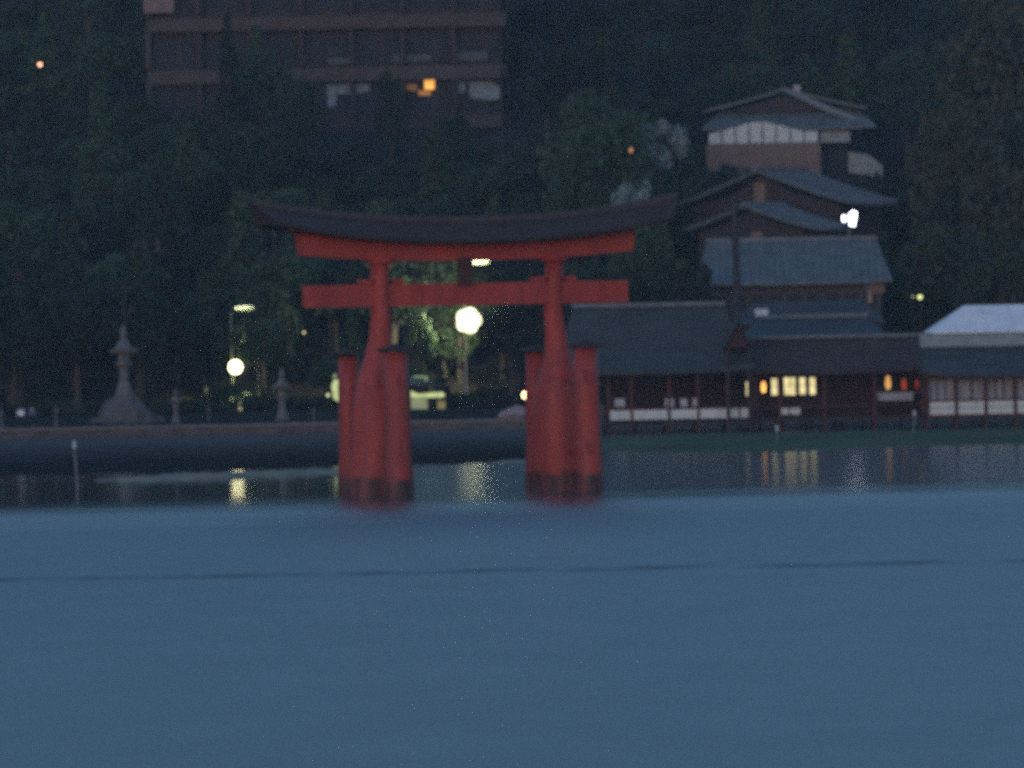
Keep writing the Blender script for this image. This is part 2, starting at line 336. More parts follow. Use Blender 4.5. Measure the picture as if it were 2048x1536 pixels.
    # long low sandbar left of and behind the gate
    sand = mat('wet_sand', (0.26, 0.22, 0.16), rough=1.0, var=0.35, scale=0.5, spec=0.0)
    def bar(name, pts, hw):
        v = []; f = []
        for i, (x, y, h, wd_) in enumerate(pts):
            for q in range(7):
                a = (q / 6) * 2 - 1; v.append((x, y + a * wd_ * hw, h * (1 - a * a) * 1.0 - 0.02))
        for i in range(len(pts) - 1):
            for q in range(6): f.append((i * 7 + q, (i + 1) * 7 + q, (i + 1) * 7 + q + 1, i * 7 + q + 1))
        tag(link(name, MB().add(v, f).mesh(name), sand, None, True), kind='structure')
    pts = []
    for i in range(60):
        px = 190 + i * (710 - 190) / 59; Y = 451 + 14 * (i / 59) ** 1.4
        q = math.sin(math.pi * min(1, max(0, (i / 59)) ** 0.8)) if i < 40 else 1.0 - 0.6 * ((i - 40) / 19) ** 2
        pts.append((PX(px, 945, Y), Y + 1.2 * math.sin(i * 0.4), 0.05 + 0.30 * q + 0.04 * math.sin(i * 1.3), 0.4 + q + 0.15 * math.sin(i * 0.9)))
    bar('sandbar', pts, 3.2)
    pts = []
    for i in range(30):
        px = 975 + i * (1090 - 975) / 29; q = math.sin(math.pi * i / 29)
        pts.append((PX(px, 925, 486), 486 + 0.4 * math.sin(i), 0.02 + 0.16 * q, 0.3 + q))
    bar('sandbar', pts, 2.0)
build_setting()

def build_seawall():
    x0 = PX(-420, 860, 572); t = Thing('stone_sea_wall', (x0, 572, 0), 'long low stone sea wall along the left shore behind the red gate', 'sea wall')
    L_ = XE - x0; rnd = random.Random(5)
    core = MB().poly([(0, -1), (L_, -1), (L_, 1.55), (0, 1.55)], 0.35, 1.6)
    t.part('core', core, STONED)
    st = MB(); z = -0.45
    for r, h in enumerate((0.55, 0.5, 0.48, 0.42)):
        x = -rnd.random()
        while x < L_:
            wd_ = rnd.uniform(0.5, 1.1); j = rnd.uniform(-0.07, 0.07); b_ = 0.0 + r * 0.09 + j
            x1 = min(x + wd_, L_ + 0.1)
            g = 0.03
            v = [(x + g, b_ - 0.06 + .05, z + g), (x1 - g, b_ - 0.06 + .05, z + g), (x1 - g, b_ + 0.06, z + h - g), (x + g, b_ + 0.06, z + h - g),
                 (x + 0.0, 0.5, z), (x1, 0.5, z), (x1, 0.5, z + h), (x, 0.5, z + h)]
            st.add(v, [(0, 1, 2, 3), (1, 5, 6, 2), (4, 0, 3, 7), (3, 2, 6, 7), (0, 4, 5, 1)]); x = x1
        z += h
    t.part('stone_courses', st, STONED, kind='stuff')
    x = 0
    while x < L_:
        wd_ = rnd.uniform(1.6, 2.3); x1 = min(x + wd_, L_)
        t.part('coping_stone', MB().box(x + 0.015, x1 - 0.015, 0.18, 1.15, 1.56, 1.83 + rnd.uniform(-0.03, 0.03)), STONE); x = x1
    # weedy foot of the wall: boulders
    rb = MB(); weed = mat('weedy_rock', (0.055, 0.050, 0.045), rough=0.8, var=0.5, scale=1.5, bump=0.05)
    for i in range(150):
        rb.rock((rnd.uniform(0, L_), rnd.uniform(-2.2, 0.2), rnd.uniform(-0.35, 0.05)), rnd.uniform(0.3, 0.6), (1, 1, 0.6), i)
    t.part('foot_rocks', rb, weed, kind='stuff')
build_seawall()

# ------------------------------------------------------------------ the great gate
def build_gate():
    Y = 400; YAW = math.radians(20.5)
    cx = (PX(757, 985, Y) + PX(1116, 985, Y)) / 2
    t = Thing('torii_gate', (cx, Y, 0), 'huge red wooden gate with a dark bark roof standing in the shallow sea', 'gate', yaw=YAW)
    c = math.cos(YAW); sc = Y / FPX
    def lx(px, py): return (PX(px, py, Y) - cx) / c         # along the beam
    def z(px, py): return PZ(px, py, Y)
    for sgn, (bpx, tpx) in ((-1, (752, 763)), (1, (1122, 1107))):
        xb, xt = lx(bpx, 985), lx(tpx, 520)
        H = z(935, 512)
        # main pillar: crooked camphor trunk, broad foot
        prof = [(-0.8, 1.75), (0, 1.68), (1.2, 1.64), (3, 1.58), (5, 1.48), (6.6, 1.18), (7.8, 0.82), (9.0, 0.64), (10.5, 0.56), (12, 0.54), (H - 0.3, 0.54)]
        pts = []; rad = []
        for k, (zz, r) in enumerate(prof):
            q = max(0, zz) / H; pts.append((xb + (xt - xb) * q + 0.10 * math.sin(zz * 0.9 + sgn), 0.08 * math.cos(zz * 0.7), zz)); rad.append(r)
        t.part('main_pillar', MB().tube(pts, rad, 20), RED, smooth=True)
        t.part('capital', MB().lathe([(0.60, H - 0.42), (0.86, H - 0.36), (0.92, H - 0.12), (0.88, H - 0.02)], xt, 0, 20), RED, smooth=False)
        for s2 in (-1, 1):
            yy = s2 * 4.05; xo = xb + (0.1 * sgn) + (0.1 if s2 < 0 else 0)
            top = 8.15 + (0.12 if s2 < 0 else -0.1); rr = 0.76 if s2 < 0 else 0.66
            pts = [(xo, yy * 1.04, -0.8), (xo, yy * 1.03, 0), (xo + 0.03, yy, 3), (xo, yy * 0.985, 6), (xo, yy * 0.97, top)]
            t.part('sleeve_pillar', MB().tube(pts, [rr * 1.12, rr * 1.1, rr, rr * 0.95, rr * 0.9], 16), RED, smooth=True)
            cp = MB().roof(0.88, 0.88, 0.40, 0.84, z0=top + 0.02, thick=0.10, lift=0.1, cx=xo, cy=yy * 0.97, steps=3)
            t.part('pillar_cap', cp, BARK)
        # tie beams between the pillar and its sleeve pillars
        for zz in (2.6, 6.7):
            t.part('tie_beam', MB().box(xb - 0.16, xb + 0.16, -5.0, 5.0, zz - 0.32, zz + 0.32), RED)
    # straight lower beam through the pillars
    zl0 = (z(615, 618) + z(1255, 602)) / 2; zl1 = (z(610, 573) + z(1255, 559)) / 2
    t.part('lower_beam', MB().box(lx(612, 595), lx(1254, 580), -0.36, 0.36, zl0, zl1), RED)
    for tp in (763, 1107):
        for d in (-1, 1):
            x = lx(tp, 595) + d * 0.95
            t.part('wedge', MB().box(x - 0.33, x + 0.33, -0.46, 0.46, zl1 + 0.003, zl1 + 0.3), RED)
    # curved double lintel
    x0, x1 = lx(603, 500), lx(1262, 490); xm = (x0 + x1) / 2
    zc = z(935, 521)                # underside at the middle
    def curve(x, k): return k * abs((x - xm) / ((x1 - x0) / 2)) ** 2.2
    def beam(xa, xb, zlow, zhigh, yh, k, slant=0.0, n=28, taper=0.0, k2=None):
        v = []; f = []
        for i in range(n + 1):
            u = i / n; x = xa + (xb - xa) * u; e = slant * (2 * u - 1)
            up = curve(x, k); dk = curve(x, k2 if k2 is not None else k) - up
            for (yy, zz, ex) in ((-yh, zlow, 0), (yh, zlow, 0), (yh * (1 + taper), zhigh + dk, e), (-yh * (1 + taper), zhigh + dk, e)):
                v.append((x + ex, yy, zz + up))
        for i in range(n):
            for q in range(4): f.append((i * 4 + q, i * 4 + (q + 1) % 4, (i + 1) * 4 + (q + 1) % 4, (i + 1) * 4 + q))
        f += [(3, 2, 1, 0), (n * 4, n * 4 + 1, n * 4 + 2, n * 4 + 3)]
        return MB().add(v, f)
    t.part('lintel', beam(x0, x1, zc, zc + 0.92, 0.55, 0.42, 0.12, k2=0.75), RED)
    t.part('upper_lintel', beam(x0 - 0.6, x1 + 0.6, zc + 0.923, zc + 1.22, 0.72, 0.75, 0.12, k2=1.0), mat('shaded_red_beam', (0.09, 0.028, 0.03), rough=0.7))  # darker red puts the roof's shade into the beam colour
    # bark roof: broad eaves, thick curved top
    xa, xb_ = lx(540, 430), lx(1322, 420)
    n = 40; v = []; f = []; prof = [(-2.05, 0.0), (-2.12, 0.20), (-1.5, 0.52), (-0.8, 0.95), (-0.25, 1.25), (0.25, 1.25), (0.8, 0.95), (1.5, 0.52), (2.12, 0.20), (2.05, 0.0), (0.0, 0.12)]
    zb = zc + 0.98; hw = (xb_ - xa) / 2; mid = (xa + xb_) / 2
    for i in range(n + 1):
        u = 2 * i / n - 1; up = 1.15 * abs(u) ** 2.3
        for (yy, zz) in prof: v.append((mid + u * hw + u * zz * 0.75, yy, zb + zz * (1 + 0.05 * abs(u)) + up))
    k = len(prof)
    for i in range(n):
        for q in range(k): f.append((i * k + q, (i + 1) * k + q, (i + 1) * k + (q + 1) % k, i * k + (q + 1) % k))
    f += [tuple(range(k)), tuple(range(n * k, n * k + k))[::-1]]
    t.part('bark_roof', MB().add(v, f), BARK)
    v = []; f = []
    for i in range(n + 1):
        u = 2 * i / n - 1; up = 1.15 * abs(u) ** 2.3 + 1.25 * (1 + 0.05 * abs(u))
        for (yy, zz) in ((-0.34, -0.02), (-0.30, 0.34), (0.30, 0.34), (0.34, -0.02)): v.append((mid + u * hw + u * (1.25 + zz) * 0.75, yy, zb + zz + up))
    for i in range(n):
        for q in range(4): f.append((i * 4 + q, (i + 1) * 4 + q, (i + 1) * 4 + (q + 1) % 4, i * 4 + (q + 1) % 4))
    f += [(0, 1, 2, 3), (n * 4 + 3, n * 4 + 2, n * 4 + 1, n * 4)]
    t.part('ridge_beam', MB().add(v, f), mat('old_ridge_wood', (0.055, 0.047, 0.048), rough=0.85))
    # name tablet post
    xt = lx(924, 545)
    tb = t.part('tablet', MB().box(xt - 0.45, xt + 0.45, -0.62, -0.40, zl1 - 0.15, zc + 0.2), mat('dull_red_tablet', (0.06, 0.025, 0.025)))
    t.part('tablet_post', MB().box(xt - 0.22, xt + 0.22, -0.25, 0.25, zl1 + 0.003, zc - 0.003), DARKW)
build_gate()

# ------------------------------------------------------------------ shrine by the water
LIT = emis('lit_paper_window', (1.0, 0.86, 0.42), 0.95)
LITW = emis('warm_lantern', (1.0, 0.48, 0.10), 2.2)
LITR = emis('red_glow', (1.0, 0.14, 0.03), 0.26)
def tile_rows(hx, hy, h, inset, z0, conc, thick, axis='x', pitch=0.9, cx=0, cy=0, top=1.0, lift=0.0):
    mb = MB(); n = int(hx * 2 / pitch)
    for side in (-1, 1):
        for i in range(n + 1):
            u = -1 + 2 * i / n; pts = []
            for k in range(6):
                tt = k / 5 * 0.97
                x = u * hx
                if abs(x) > hx - inset * tt: break
                X = x; Yv = side * hy * (1 - tt * top); z = z0 + thick + h * tt ** conc + lift * abs(u) ** 3 * (1 - tt) + 0.03
                pts.append((cx + X, cy + Yv, z) if axis == 'x' else (cx + Yv, cy + X, z))
            if len(pts) > 1: mb.tube(pts, 0.09, 5)
    return mb

def hall(name, label, px0, px1, Yf, depth, py_deck, py_eave, py_ridge, rpx0, rpx1, posts, roofm, group=None, eave_px=None, ridge_h=0.35, back=True, ridge_m=None):
    pm = (px0 + px1) / 2
    xl, xr = PX(px0, py_deck, Yf), PX(px1, py_deck, Yf)
    zd = PZ(pm, py_deck, Yf); ze = PZ(pm, py_eave, Yf - 1.5); zr = PZ(pm, py_ridge, Yf + depth / 2)
    cx = (xl + xr) / 2
    t = Thing(name, (cx, Yf, 0.1), label, 'shrine building', group=group)
    ox, oz = cx, 0.1
    e0, e1 = eave_px or (px0 - 25, px1 + 25)
    hx = (PX(e1, py_eave, Yf) - PX(e0, py_eave, Yf)) / 2; ecx = (PX(e1, py_eave, Yf) + PX(e0, py_eave, Yf)) / 2 - ox
    rl = (PX(rpx1, py_ridge, Yf + depth / 2) - PX(rpx0, py_ridge, Yf + depth / 2)) / 2
    inset = max(0.0, hx - rl)
    h = zr - ze - 0.4
    t.part('roof', MB().roof(hx, depth / 2 + 1.5, h, inset, z0=ze - oz, thick=0.40, cx=ecx, cy=depth / 2, lift=0.35), roofm)
    rm = ridge_m or RIDGE
    t.part('ridge', MB().box(ecx - rl - 0.2, ecx + rl + 0.2, depth / 2 - 0.35, depth / 2 + 0.35, zr - oz - 0.05, zr - oz + ridge_h), rm)
    d = t.part('deck', MB().box(xl - ox, xr - ox, -0.6, depth, zd - oz - 0.28, zd - oz), DARKW)
    for p in posts:
        x = PX(p, py_deck, Yf) - ox
        t.part('post', MB().box(x - 0.12, x + 0.12, -0.13, 0.13, -0.3, ze - oz + 0.35), SHRED)
    k = 0
    x = xl - ox
    while x < xr - ox:      # rear posts and stilts
        t.part('stilt', MB().box(x - 0.13, x + 0.13, depth * 0.5, depth * 0.5 + 0.26, -0.4, zd - oz - 0.28), DARKW); x += 2.6
    t.part('beam', MB().box(xl - ox, xr - ox, -0.18, 0.18, ze - oz + 0.0, ze - oz + 0.3), SHRED)
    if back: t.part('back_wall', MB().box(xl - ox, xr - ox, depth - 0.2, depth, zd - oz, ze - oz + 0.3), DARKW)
    return t, ox, oz, zd, ze
def build_shrine():
    # left hall
    t, ox, oz, zd, ze = hall('shrine_hall', 'broad shrine hall on stilts right of the red gate with pale low panels',
        1212, 1505, 598, 13, 843, 748, 611, 1146, 1445, (1218, 1264, 1339, 1397, 1456, 1503), BARKG, eave_px=(1095, 1510), ridge_h=0.3)
    def panels(t, ox, oz, Yf, spans, y0, y1, m=PLASTER, name='panel', ref=1400, dy=-0.03):
        for a, b in spans:
            pm = (a + b) / 2
            yy = (843 if False else 0)
            t.part(name, MB().box(PX(a, y0, Yf) - ox, PX(b, y0, Yf) - ox, -0.10 + dy, 0.0 + dy, PZ(ref, y1, Yf) - oz, PZ(ref, y0, Yf) - oz), m)
    panels(t, ox, oz, 598, [(1220, 1261), (1267, 1335), (1342, 1394), (1400, 1453), (1459, 1477), (1481, 1501)], 819, 838, ref=1350)
    zt = PZ(1350, 818, 598) - oz
    t.part('handrail', MB().box(PX(1214, 815, 598) - ox, PX(1503, 815, 598) - ox, -0.2, -0.05, zt + 0.10, zt + 0.2), SHRED)
    for p in range(1226, 1500, 19):
        x = PX(p, 815, 598) - ox; t.part('rail_post', MB().box(x - 0.05, x + 0.05, -0.16, -0.06, zt, zt + 0.1), SHRED)
    z1 = PZ(1350, 812, 604)
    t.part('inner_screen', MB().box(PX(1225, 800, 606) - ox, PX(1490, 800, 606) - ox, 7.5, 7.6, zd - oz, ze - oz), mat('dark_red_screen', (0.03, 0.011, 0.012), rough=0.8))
    for i, (p, lab) in enumerate(((1240, 'widest'), (1340, 'second'), (1368, 'third'), (1391, 'narrow'))):
        w_ = (0.48, 0.42, 0.34, 0.26)[i]; x = PX(p, 805, 599.5)
        zb = zd; zt2 = PZ(p, 797, 599.5)
        lb = ['pale blue notice board behind the hall rail, nearest the gate foot', 'pale grey notice board behind the hall rail, left of a closer pair', 'pale notice board behind the hall rail, between two others', 'narrow pale notice board behind the hall rail, last of the row'][i]
        n_ = Thing('notice_board', (x, 599.5, zb), lb, 'notice board', group='pale boards behind the hall rail')
        n_.part('board', MB().box(-w_, w_ * .9, -0.03, 0.03, zt2 - zb - 0.72, zt2 - zb), mat('paper_board', (0.42, 0.45, 0.50), rough=0.8))
        for q in (-1, 1): n_.part('leg', MB().box(q * w_ * .7 - 0.03, q * w_ * .7 + 0.03, 0.035, 0.08, 0, zt2 - zb - 0.1), DARKW)
    # middle corridor with lit windows
    t, ox, oz, zd, ze = hall('shrine_corridor', 'low covered shrine corridor with a row of lit yellow windows', 1507, 1856, 600, 5.5, 834, 748, 674, 1490, 1860,
        (1512, 1560, 1650, 1750, 1848), BARK, eave_px=(1486, 1862), ridge_h=0.22)
    for a, b in ((1562, 1577), (1580, 1600)):
        t.part('panel', MB().box(PX(a, 820, 600) - ox, PX(b, 820, 600) - ox, -0.13, -0.03, PZ(1580, 829, 600) - oz, PZ(1580, 816, 600) - oz), PLASTER)
    Yw = 603.2
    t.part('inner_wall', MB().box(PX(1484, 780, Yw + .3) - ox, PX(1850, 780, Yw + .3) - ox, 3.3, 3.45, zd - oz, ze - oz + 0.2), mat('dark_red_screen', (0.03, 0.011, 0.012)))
    for a, b, y0, y1 in ((1492, 1502, 764, 792), (1543, 1555, 757, 790), (1568, 1591, 755, 790), (1599, 1611, 755, 789), (1619, 1631, 755, 789)):
        pm = (a + b) / 2; xa, xb = PX(a, 775, Yw) - ox, PX(b, 775, Yw) - ox; za, zb = PZ(pm, y1, Yw) - oz, PZ(pm, y0, Yw) - oz
        wn = t.part('lit_window', MB().box(xa, xb, 3.2, 3.28, za, zb), LIT)
        fr = MB().box(xa - 0.08, xa, 3.12, 3.29, za - .08, zb + .08).box(xb, xb + 0.08, 3.12, 3.29, za - .08, zb + .08).box(xa, xb, 3.12, 3.29, zb, zb + .08).box(xa, xb, 3.12, 3.29, za - .08, za)
        if b - a > 14: fr.box((xa + xb) / 2 - .02, (xa + xb) / 2 + .02, 3.15, 3.19, za, zb)
        fr.box(xa, xb, 3.15, 3.188, (za + zb) / 2 - .02, (za + zb) / 2 + .02)
        t.part('frame', fr, DARKW, parent=wn)
    zt = PZ(1680, 815, 600) - oz
    t.part('handrail', MB().box(PX(1507, 812, 600) - ox, PX(1850, 812, 600) - ox, -0.2, -0.05, zt + 0.10, zt + 0.2), SHRED)
    # front-facing gable over the joint of the two roofs
    g = Thing('gable_porch', (PX(1476, 690, 596.5), 596.5, PZ(1476, 748, 596.5) - 0.2), 'small dark red gable roof between the broad hall and the corridor', 'porch roof')
    hz = PZ(1476, 640, 596.5) - PZ(1476, 695, 596.5)
    g.part('roof', MB().roof(5.5, 1.25, hz, 0, z0=PZ(1476, 697, 596.5) - g.loc[2], thick=0.22, axis='y', cy=5.4, conc=1.25, lift=0.1), BARKG)
    zz = PZ(1476, 697, 596.5) - g.loc[2]
    g.part('gable_board', MB().poly([(-0.9, zz + 0.1), (0.9, zz + 0.1), (0, zz + hz - 0.15)], 0.5, 0.6), mat('gable_red', (0.05, 0.02, 0.022)))
    for q in (-0.9, 0.9): g.part('post', MB().box(q - 0.12, q + 0.12, 0.35, 0.6, -5.0, zz + 0.1), DARKW)
    # roof behind the corridor
    t, ox, oz, zd, ze = hall('inner_hall', 'grey roofed inner hall showing above the corridor roof', 1500, 1768, 616, 12, 800, 688, 634, 1530, 1740, (1520, 1600, 1680, 1750), BARKG, eave_px=(1482, 1782), ridge_h=0.25)
    # right hall with screens
    t, ox, oz, zd, ze = hall('side_hall', 'shrine hall at the right edge with grey screens above white panels', 1854, 2190, 592, 10, 829, 754, 690, 1856, 2200,
        (1856, 1913, 1972, 2031, 2090, 2149, 2188), BARKG, eave_px=(1848, 2205), ridge_h=1.0, ridge_m=mat('pale_ridge', (0.20, 0.25, 0.26), rough=0.7))
    ps = (1856, 1913, 1972, 2031, 2090, 2149)
    for i, a in enumerate(ps):
        b = a + 59 if i else 1913; Yf = 592
        xa, xb = PX(a + 4, 810, Yf) - ox, PX(b - 4, 810, Yf) - ox; ref = 1950
        zA, zM, zB = PZ(ref, 828, Yf) - oz, PZ(ref, 815, Yf) - oz, PZ(ref, 802, Yf) - oz
        t.part('panel', MB().box(xa, xb, -0.1, 0.0, zA, zM - 0.025), PLASTER)
        t.part('panel', MB().box(xa, xb, -0.1, 0.0, zM + 0.025, zB), PLASTER)
        t.part('rail', MB().box(xa, xb, -0.16, -0.04, zB + 0.003, zB + 0.10), SHRED)
        t.part('sill_beam', MB().box(xa - .15, xb + .15, -0.2, -0.02, zA - 0.14, zA - 0.003), SHRED)
        seq = [(0.0, 0.30), (0.36, 0.62), (0.68, 1.0)] if i % 2 == 0 else [(0.0, 0.5), (0.58, 1.0)]
        for q0, q1 in seq:
            t.part('screen', MB().box(xa + (xb - xa) * q0, xa + (xb - xa) * q1, 0.5, 0.56, zB + 0.15, PZ(ref, 757, Yf) - oz + random.uniform(-.05, .05)), GREYP)
    # pale sheeted roof behind it
    Y0 = 604
    tc_ = Thing('sheeted_roof', (PX(2080, 640, Y0), Y0, 0.3), 'pale blue white sheeted cover roof rising above the right shrine hall', 'cover roof')
    ze_ = PZ(1950, 666, Y0) - 0.3; zr_ = PZ(1980, 610, Y0 + 7) - 0.3
    xl = PX(1866, 668, Y0) - tc_.loc[0]; xr = -xl
    tc_.part('sheet', MB().roof(xr, 7, zr_ - ze_ - .1, PX(1927, 612, Y0 + 7) - PX(1866, 668, Y0), z0=ze_, thick=0.1, conc=1.0, lift=0.0, cy=7), PALE)
    seams = MB()
    ins = PX(1927, 612, Y0 + 7) - PX(1866, 668, Y0)
    for i in range(1, 8):
        x = xl + (xr - xl) * i / 8
        if abs(x) < xr - ins: seams.tube([(x, 0, ze_ + .12), (x, 6.9, zr_ + 0.02)], 0.05, 5)
    tc_.part('seams', seams, PALE)
    for i in range(7):
        x = xl + 0.3 + (xr - xl - .6) * i / 6
        tc_.part('scaffold_post', MB().tube([(x, 0.3, -0.3), (x, 0.3, ze_)], 0.06, 6), METAL)
build_shrine()

def lantern(px, py, Y, w_, h_, m, label, name='hanging_lantern', zhook=1.0):
    x, z = P(px, py, Y)
    t = Thing(name, (x, Y, z - h_ / 2), label, 'lantern')
    t.part('shade', MB().lathe([(w_ * .6, 0), (w_, h_ * .2), (w_ * 1.05, h_ * .55), (w_ * .8, h_ * .9), (w_ * .5, h_)], n=10), m, smooth=True)
    t.part('cap', MB().lathe([(w_ * .75, h_), (w_ * 1.2, h_ + 0.02), (w_ * .3, h_ + 0.16)], n=10), DARKW)
    t.part('chain', MB().tube([(0, 0, h_ + .1), (0, 0, h_ + zhook)], 0.02, 5), DARKW)
    return t
lantern(1527, 774, 601, 0.21, 0.95, LITW, 'glowing orange lantern hung between two yellow windows of the corridor')
lantern(1776, 765, 601, 0.24, 1.15, emis('amber_lantern', (1.0, 0.52, 0.14), 0.9), 'amber lantern hung over the pale counter at the corridor end')
lantern(1808, 768, 601.5, 0.22, 1.0, LITR, 'dim red lantern right of the amber one in the corridor', zhook=1.1)
lantern(1834, 768, 602, 0.16, 0.8, emis('dimmer_red_glow', (1.0, 0.10, 0.03), 0.16), 'faintest red lantern next to the right shrine hall', zhook=1.1)
ct = Thing('counter', (PX(1790, 797, 600.7), 600.7, PZ(1790, 834, 600.7)), 'pale low counter under the amber lantern in the corridor', 'counter')
hc = PZ(1790, 785, 600.7) - ct.loc[2]
ct.part('top', MB().box(-1.65, 1.65, -0.3, 0.3, hc - 0.08, hc), PLASTER); ct.part('front', MB().box(-1.55, 1.55, -0.22, -0.17, hc - 0.7, hc - 0.083), mat('pale_cloth', (0.30, 0.33, 0.38)))
for q in (-1.5, 1.5): ct.part('leg', MB().box(q - .05, q + .05, -.1, .1, 0, hc - .083), DARKW)

# ------------------------------------------------------------------ buildings behind
def build_mid():
    Y = 668; x, _ = P(1590, 570, Y); z0 = 2.0
    t = Thing('long_tiled_house', (x, Y, z0), 'long house with a wide blue grey tiled roof above the shrine', 'house')
    ze = PZ(1590, 570, Y) - z0; zr = PZ(1590, 484, Y + 6) - z0; hx = (PX(1788, 570, Y) - PX(1398, 570, Y)) / 2
    t.part('roof', MB().roof(hx, 6.0, zr - ze, 1.2, z0=ze, thick=0.25, conc=1.05, lift=0.15, cy=6), TILE)
    t.part('roof_tiles', tile_rows(hx, 6.0, zr - ze, 1.2, ze, 1.05, 0.25, cy=6, pitch=0.75, lift=.15), TILE, kind='stuff')
    t.part('ridge', MB().box(-hx + 1.1, hx - 1.1, 5.75, 6.25, zr + .1, zr + .5), RIDGE)
    t.part('wall', MB().box(-hx + 1, hx - 1, 1.2, 10.8, 0, ze), mat('weathered_wall', (0.05, 0.045, 0.045), rough=0.8))
    for i in range(9):
        xx = -hx + 2.2 + i * (2 * hx - 4.4) / 8.0
        w_ = t.part('window', MB().box(xx - .55, xx + .55, 1.14, 1.21, ze - 2.2, ze - 0.9), GLASSD)
        t.part('frame', MB().box(xx - .62, xx - .55, 1.1, 1.21, ze - 2.3, ze - .85).box(xx + .55, xx + .62, 1.1, 1.21, ze - 2.3, ze - .85).box(xx - .03, xx + .03, 1.1, 1.139, ze - 2.2, ze - .9), DARKW, parent=w_)
    xa, xb = PX(1735, 585, Y) - x, PX(1770, 585, Y) - x
    t.part('gable_sign', MB().box(xa, xb, 1.0, 1.1, ze - 0.95, ze - 0.02), BROWNW, label='tan board under the right end of the eave')
    t.part('gable_sign', MB().box(xa, xa + .5, 1.0, 1.1, ze - 1.9, ze - 0.96), mat('tan_post', (0.25, 0.19, 0.14)), label='short tan post below the board')
    # lower tiled annex between it and the shrine
    Y = 655; x, _ = P(1620, 640, Y); z0 = 1.8
    a = Thing('low_annex', (x, Y, z0), 'low dark annex in front of the long tiled house', 'house')
    ze = PZ(1620, 650, Y) - z0; zr = PZ(1620, 606, Y + 5) - z0; hx = (PX(1780, 640, Y) - PX(1478, 640, Y)) / 2
    a.part('roof', MB().roof(hx, 5, zr - ze, 2.0, z0=ze, thick=0.2, conc=1.1, lift=0.1, cy=5), BARKG)
    a.part('wall', MB().box(-hx + 1, hx - 1, 1, 9, 0, ze), DARKW)
    # pale box on the annex roof
    b = Thing('roof_box', (PX(1523, 628, 655.6), 655.6, PZ(1523, 629, 655.6)), 'small pale box on the roof edge right of the dark pole', 'box')
    b.part('body', MB().box(-0.62, 0.62, -.4, .4, -0.12, 0.55), mat('pale_metal', (0.42, 0.50, 0.50), rough=0.6)); b.part('lid', MB().box(-.66, .66, -.44, .44, .553, .60), METAL)

    # gabled houses; ridge runs back to the right
    def gabled(name, label, apex, half_px, run_px, drop_px, Y, L_, yaw, wallm, wall_h, extra=None):
        x, z = P(*apex, Y)
        g = Y / FPX; hy = half_px * g / math.cos(yaw); h = drop_px * g
        zb = terrain_z(x, Y) - 2.5
        t = Thing(name, (x, Y, zb), label, 'house', yaw=-yaw)
        zr = z - zb
        t.part('roof', MB().roof(L_ / 2, hy, h, 0, z0=zr - h - .25, thick=0.25, conc=1.15, lift=0.25, axis='y', cy=L_ / 2), TILE)
        t.part('roof_tiles', tile_rows(L_ / 2, hy, h, 0, zr - h - .25, 1.15, 0.25, axis='y', cy=L_ / 2, pitch=0.7, lift=.25), TILE, kind='stuff')
        t.part('ridge', MB().box(-.22, .22, -0.1, L_ + .1, zr - .02, zr + .32), RIDGE)
        t.part('wall', MB().poly([(-hy * .85, 0), (hy * .85, 0), (hy * .85, zr - h - .1), (hy * .35, zr - h * 0.62 - .2), (0, zr - .55), (-hy * .35, zr - h * 0.62 - .2), (-hy * .85, zr - h - .1)], 0.9, L_ - .7), wallm)
        return t, zr, h, hy
    t, zr, h, hy = gabled('gabled_house', 'dark gabled house with a light grey right roof slope below the upper house', (1513, 340), 175, 0, 72, 700, 8.8, math.radians(38), DARKW, 5)
    t.part('post', MB().box(-0.9, 0.5, 0.72, 0.88, zr - h - 1.2, zr - 1.3), BROWNW, label='brown boarding under the gable')
    t.part('window', MB().box(1.2, 3.2, 0.82, 0.89, zr - h - .9, zr - h + .6), GLASSD)
    t.part('window', MB().box(-4.2, -2.2, 0.82, 0.89, zr - h - 1.6, zr - h - .3), GLASSD)
    t2, zr, h, hy = gabled('small_gabled_house', 'smaller gabled house with a pale roof slope just left of the white lamp', (1488, 410), 120, 0, 50, 690, 6.2, math.radians(42), DARKW, 4)
    t2.part('window', MB().box(-3, -1, 0.82, 0.89, zr - h - 1.6, zr - h - .4), GLASSD)
    t2.part('door', MB().box(0.2, 1.6, 0.82, 0.89, zr - h - 2.2, zr - h - .2), BROWNW)

    # upper house
    Y = 770; g = Y / FPX; x, _ = P(1527, 345, Y); zb = terrain_z(x, Y) - 3
    t = Thing('upper_house', (x, Y, zb), 'tall upper house with white gable panels over a brown wall', 'house')
    X = lambda px: PX(px, 290, Y) - x
    Z = lambda px, py: PZ(px, py, Y) - zb
    xa, xb = X(1413), X(1640); zt = Z(1527, 287); 
    t.part('wall', MB().box(xa, xb, -1.4, 8, 0, zt), BROWNW)
    for px in (1440, 1482, 1524, 1566, 1608):
        t.part('batten', MB().box(X(px) - .05, X(px) + .05, -1.46, -1.4, 0, zt), BROWNW)
    t.part('upper_wall', MB().box(xa, xb, 0.12, 8, zt + .003, Z(1527, 240)), DARKW)
    heights = [266, 262, 254, 246, 244, 250, 258, 265]
    xs = [1416, 1443, 1470, 1498, 1525, 1552, 1580, 1608, 1636]
    for i in range(8):
        ha, hb = heights[i], heights[min(i + 1, 7)]
        t.part('panel', MB().poly([(X(xs[i] + 1.5), zt + .03), (X(xs[i + 1] - 1.5), zt + .03), (X(xs[i + 1] - 1.5), Z(1527, hb)), (X(xs[i] + 1.5), Z(1527, ha))], -1.4, -1.3), PLASTER)
    # right wing: dark recess and pale wall
    t.part('wing_wall', MB().box(xb + .02, X(1697), 1.5, 8, 0, zt - .1), GLASSD)
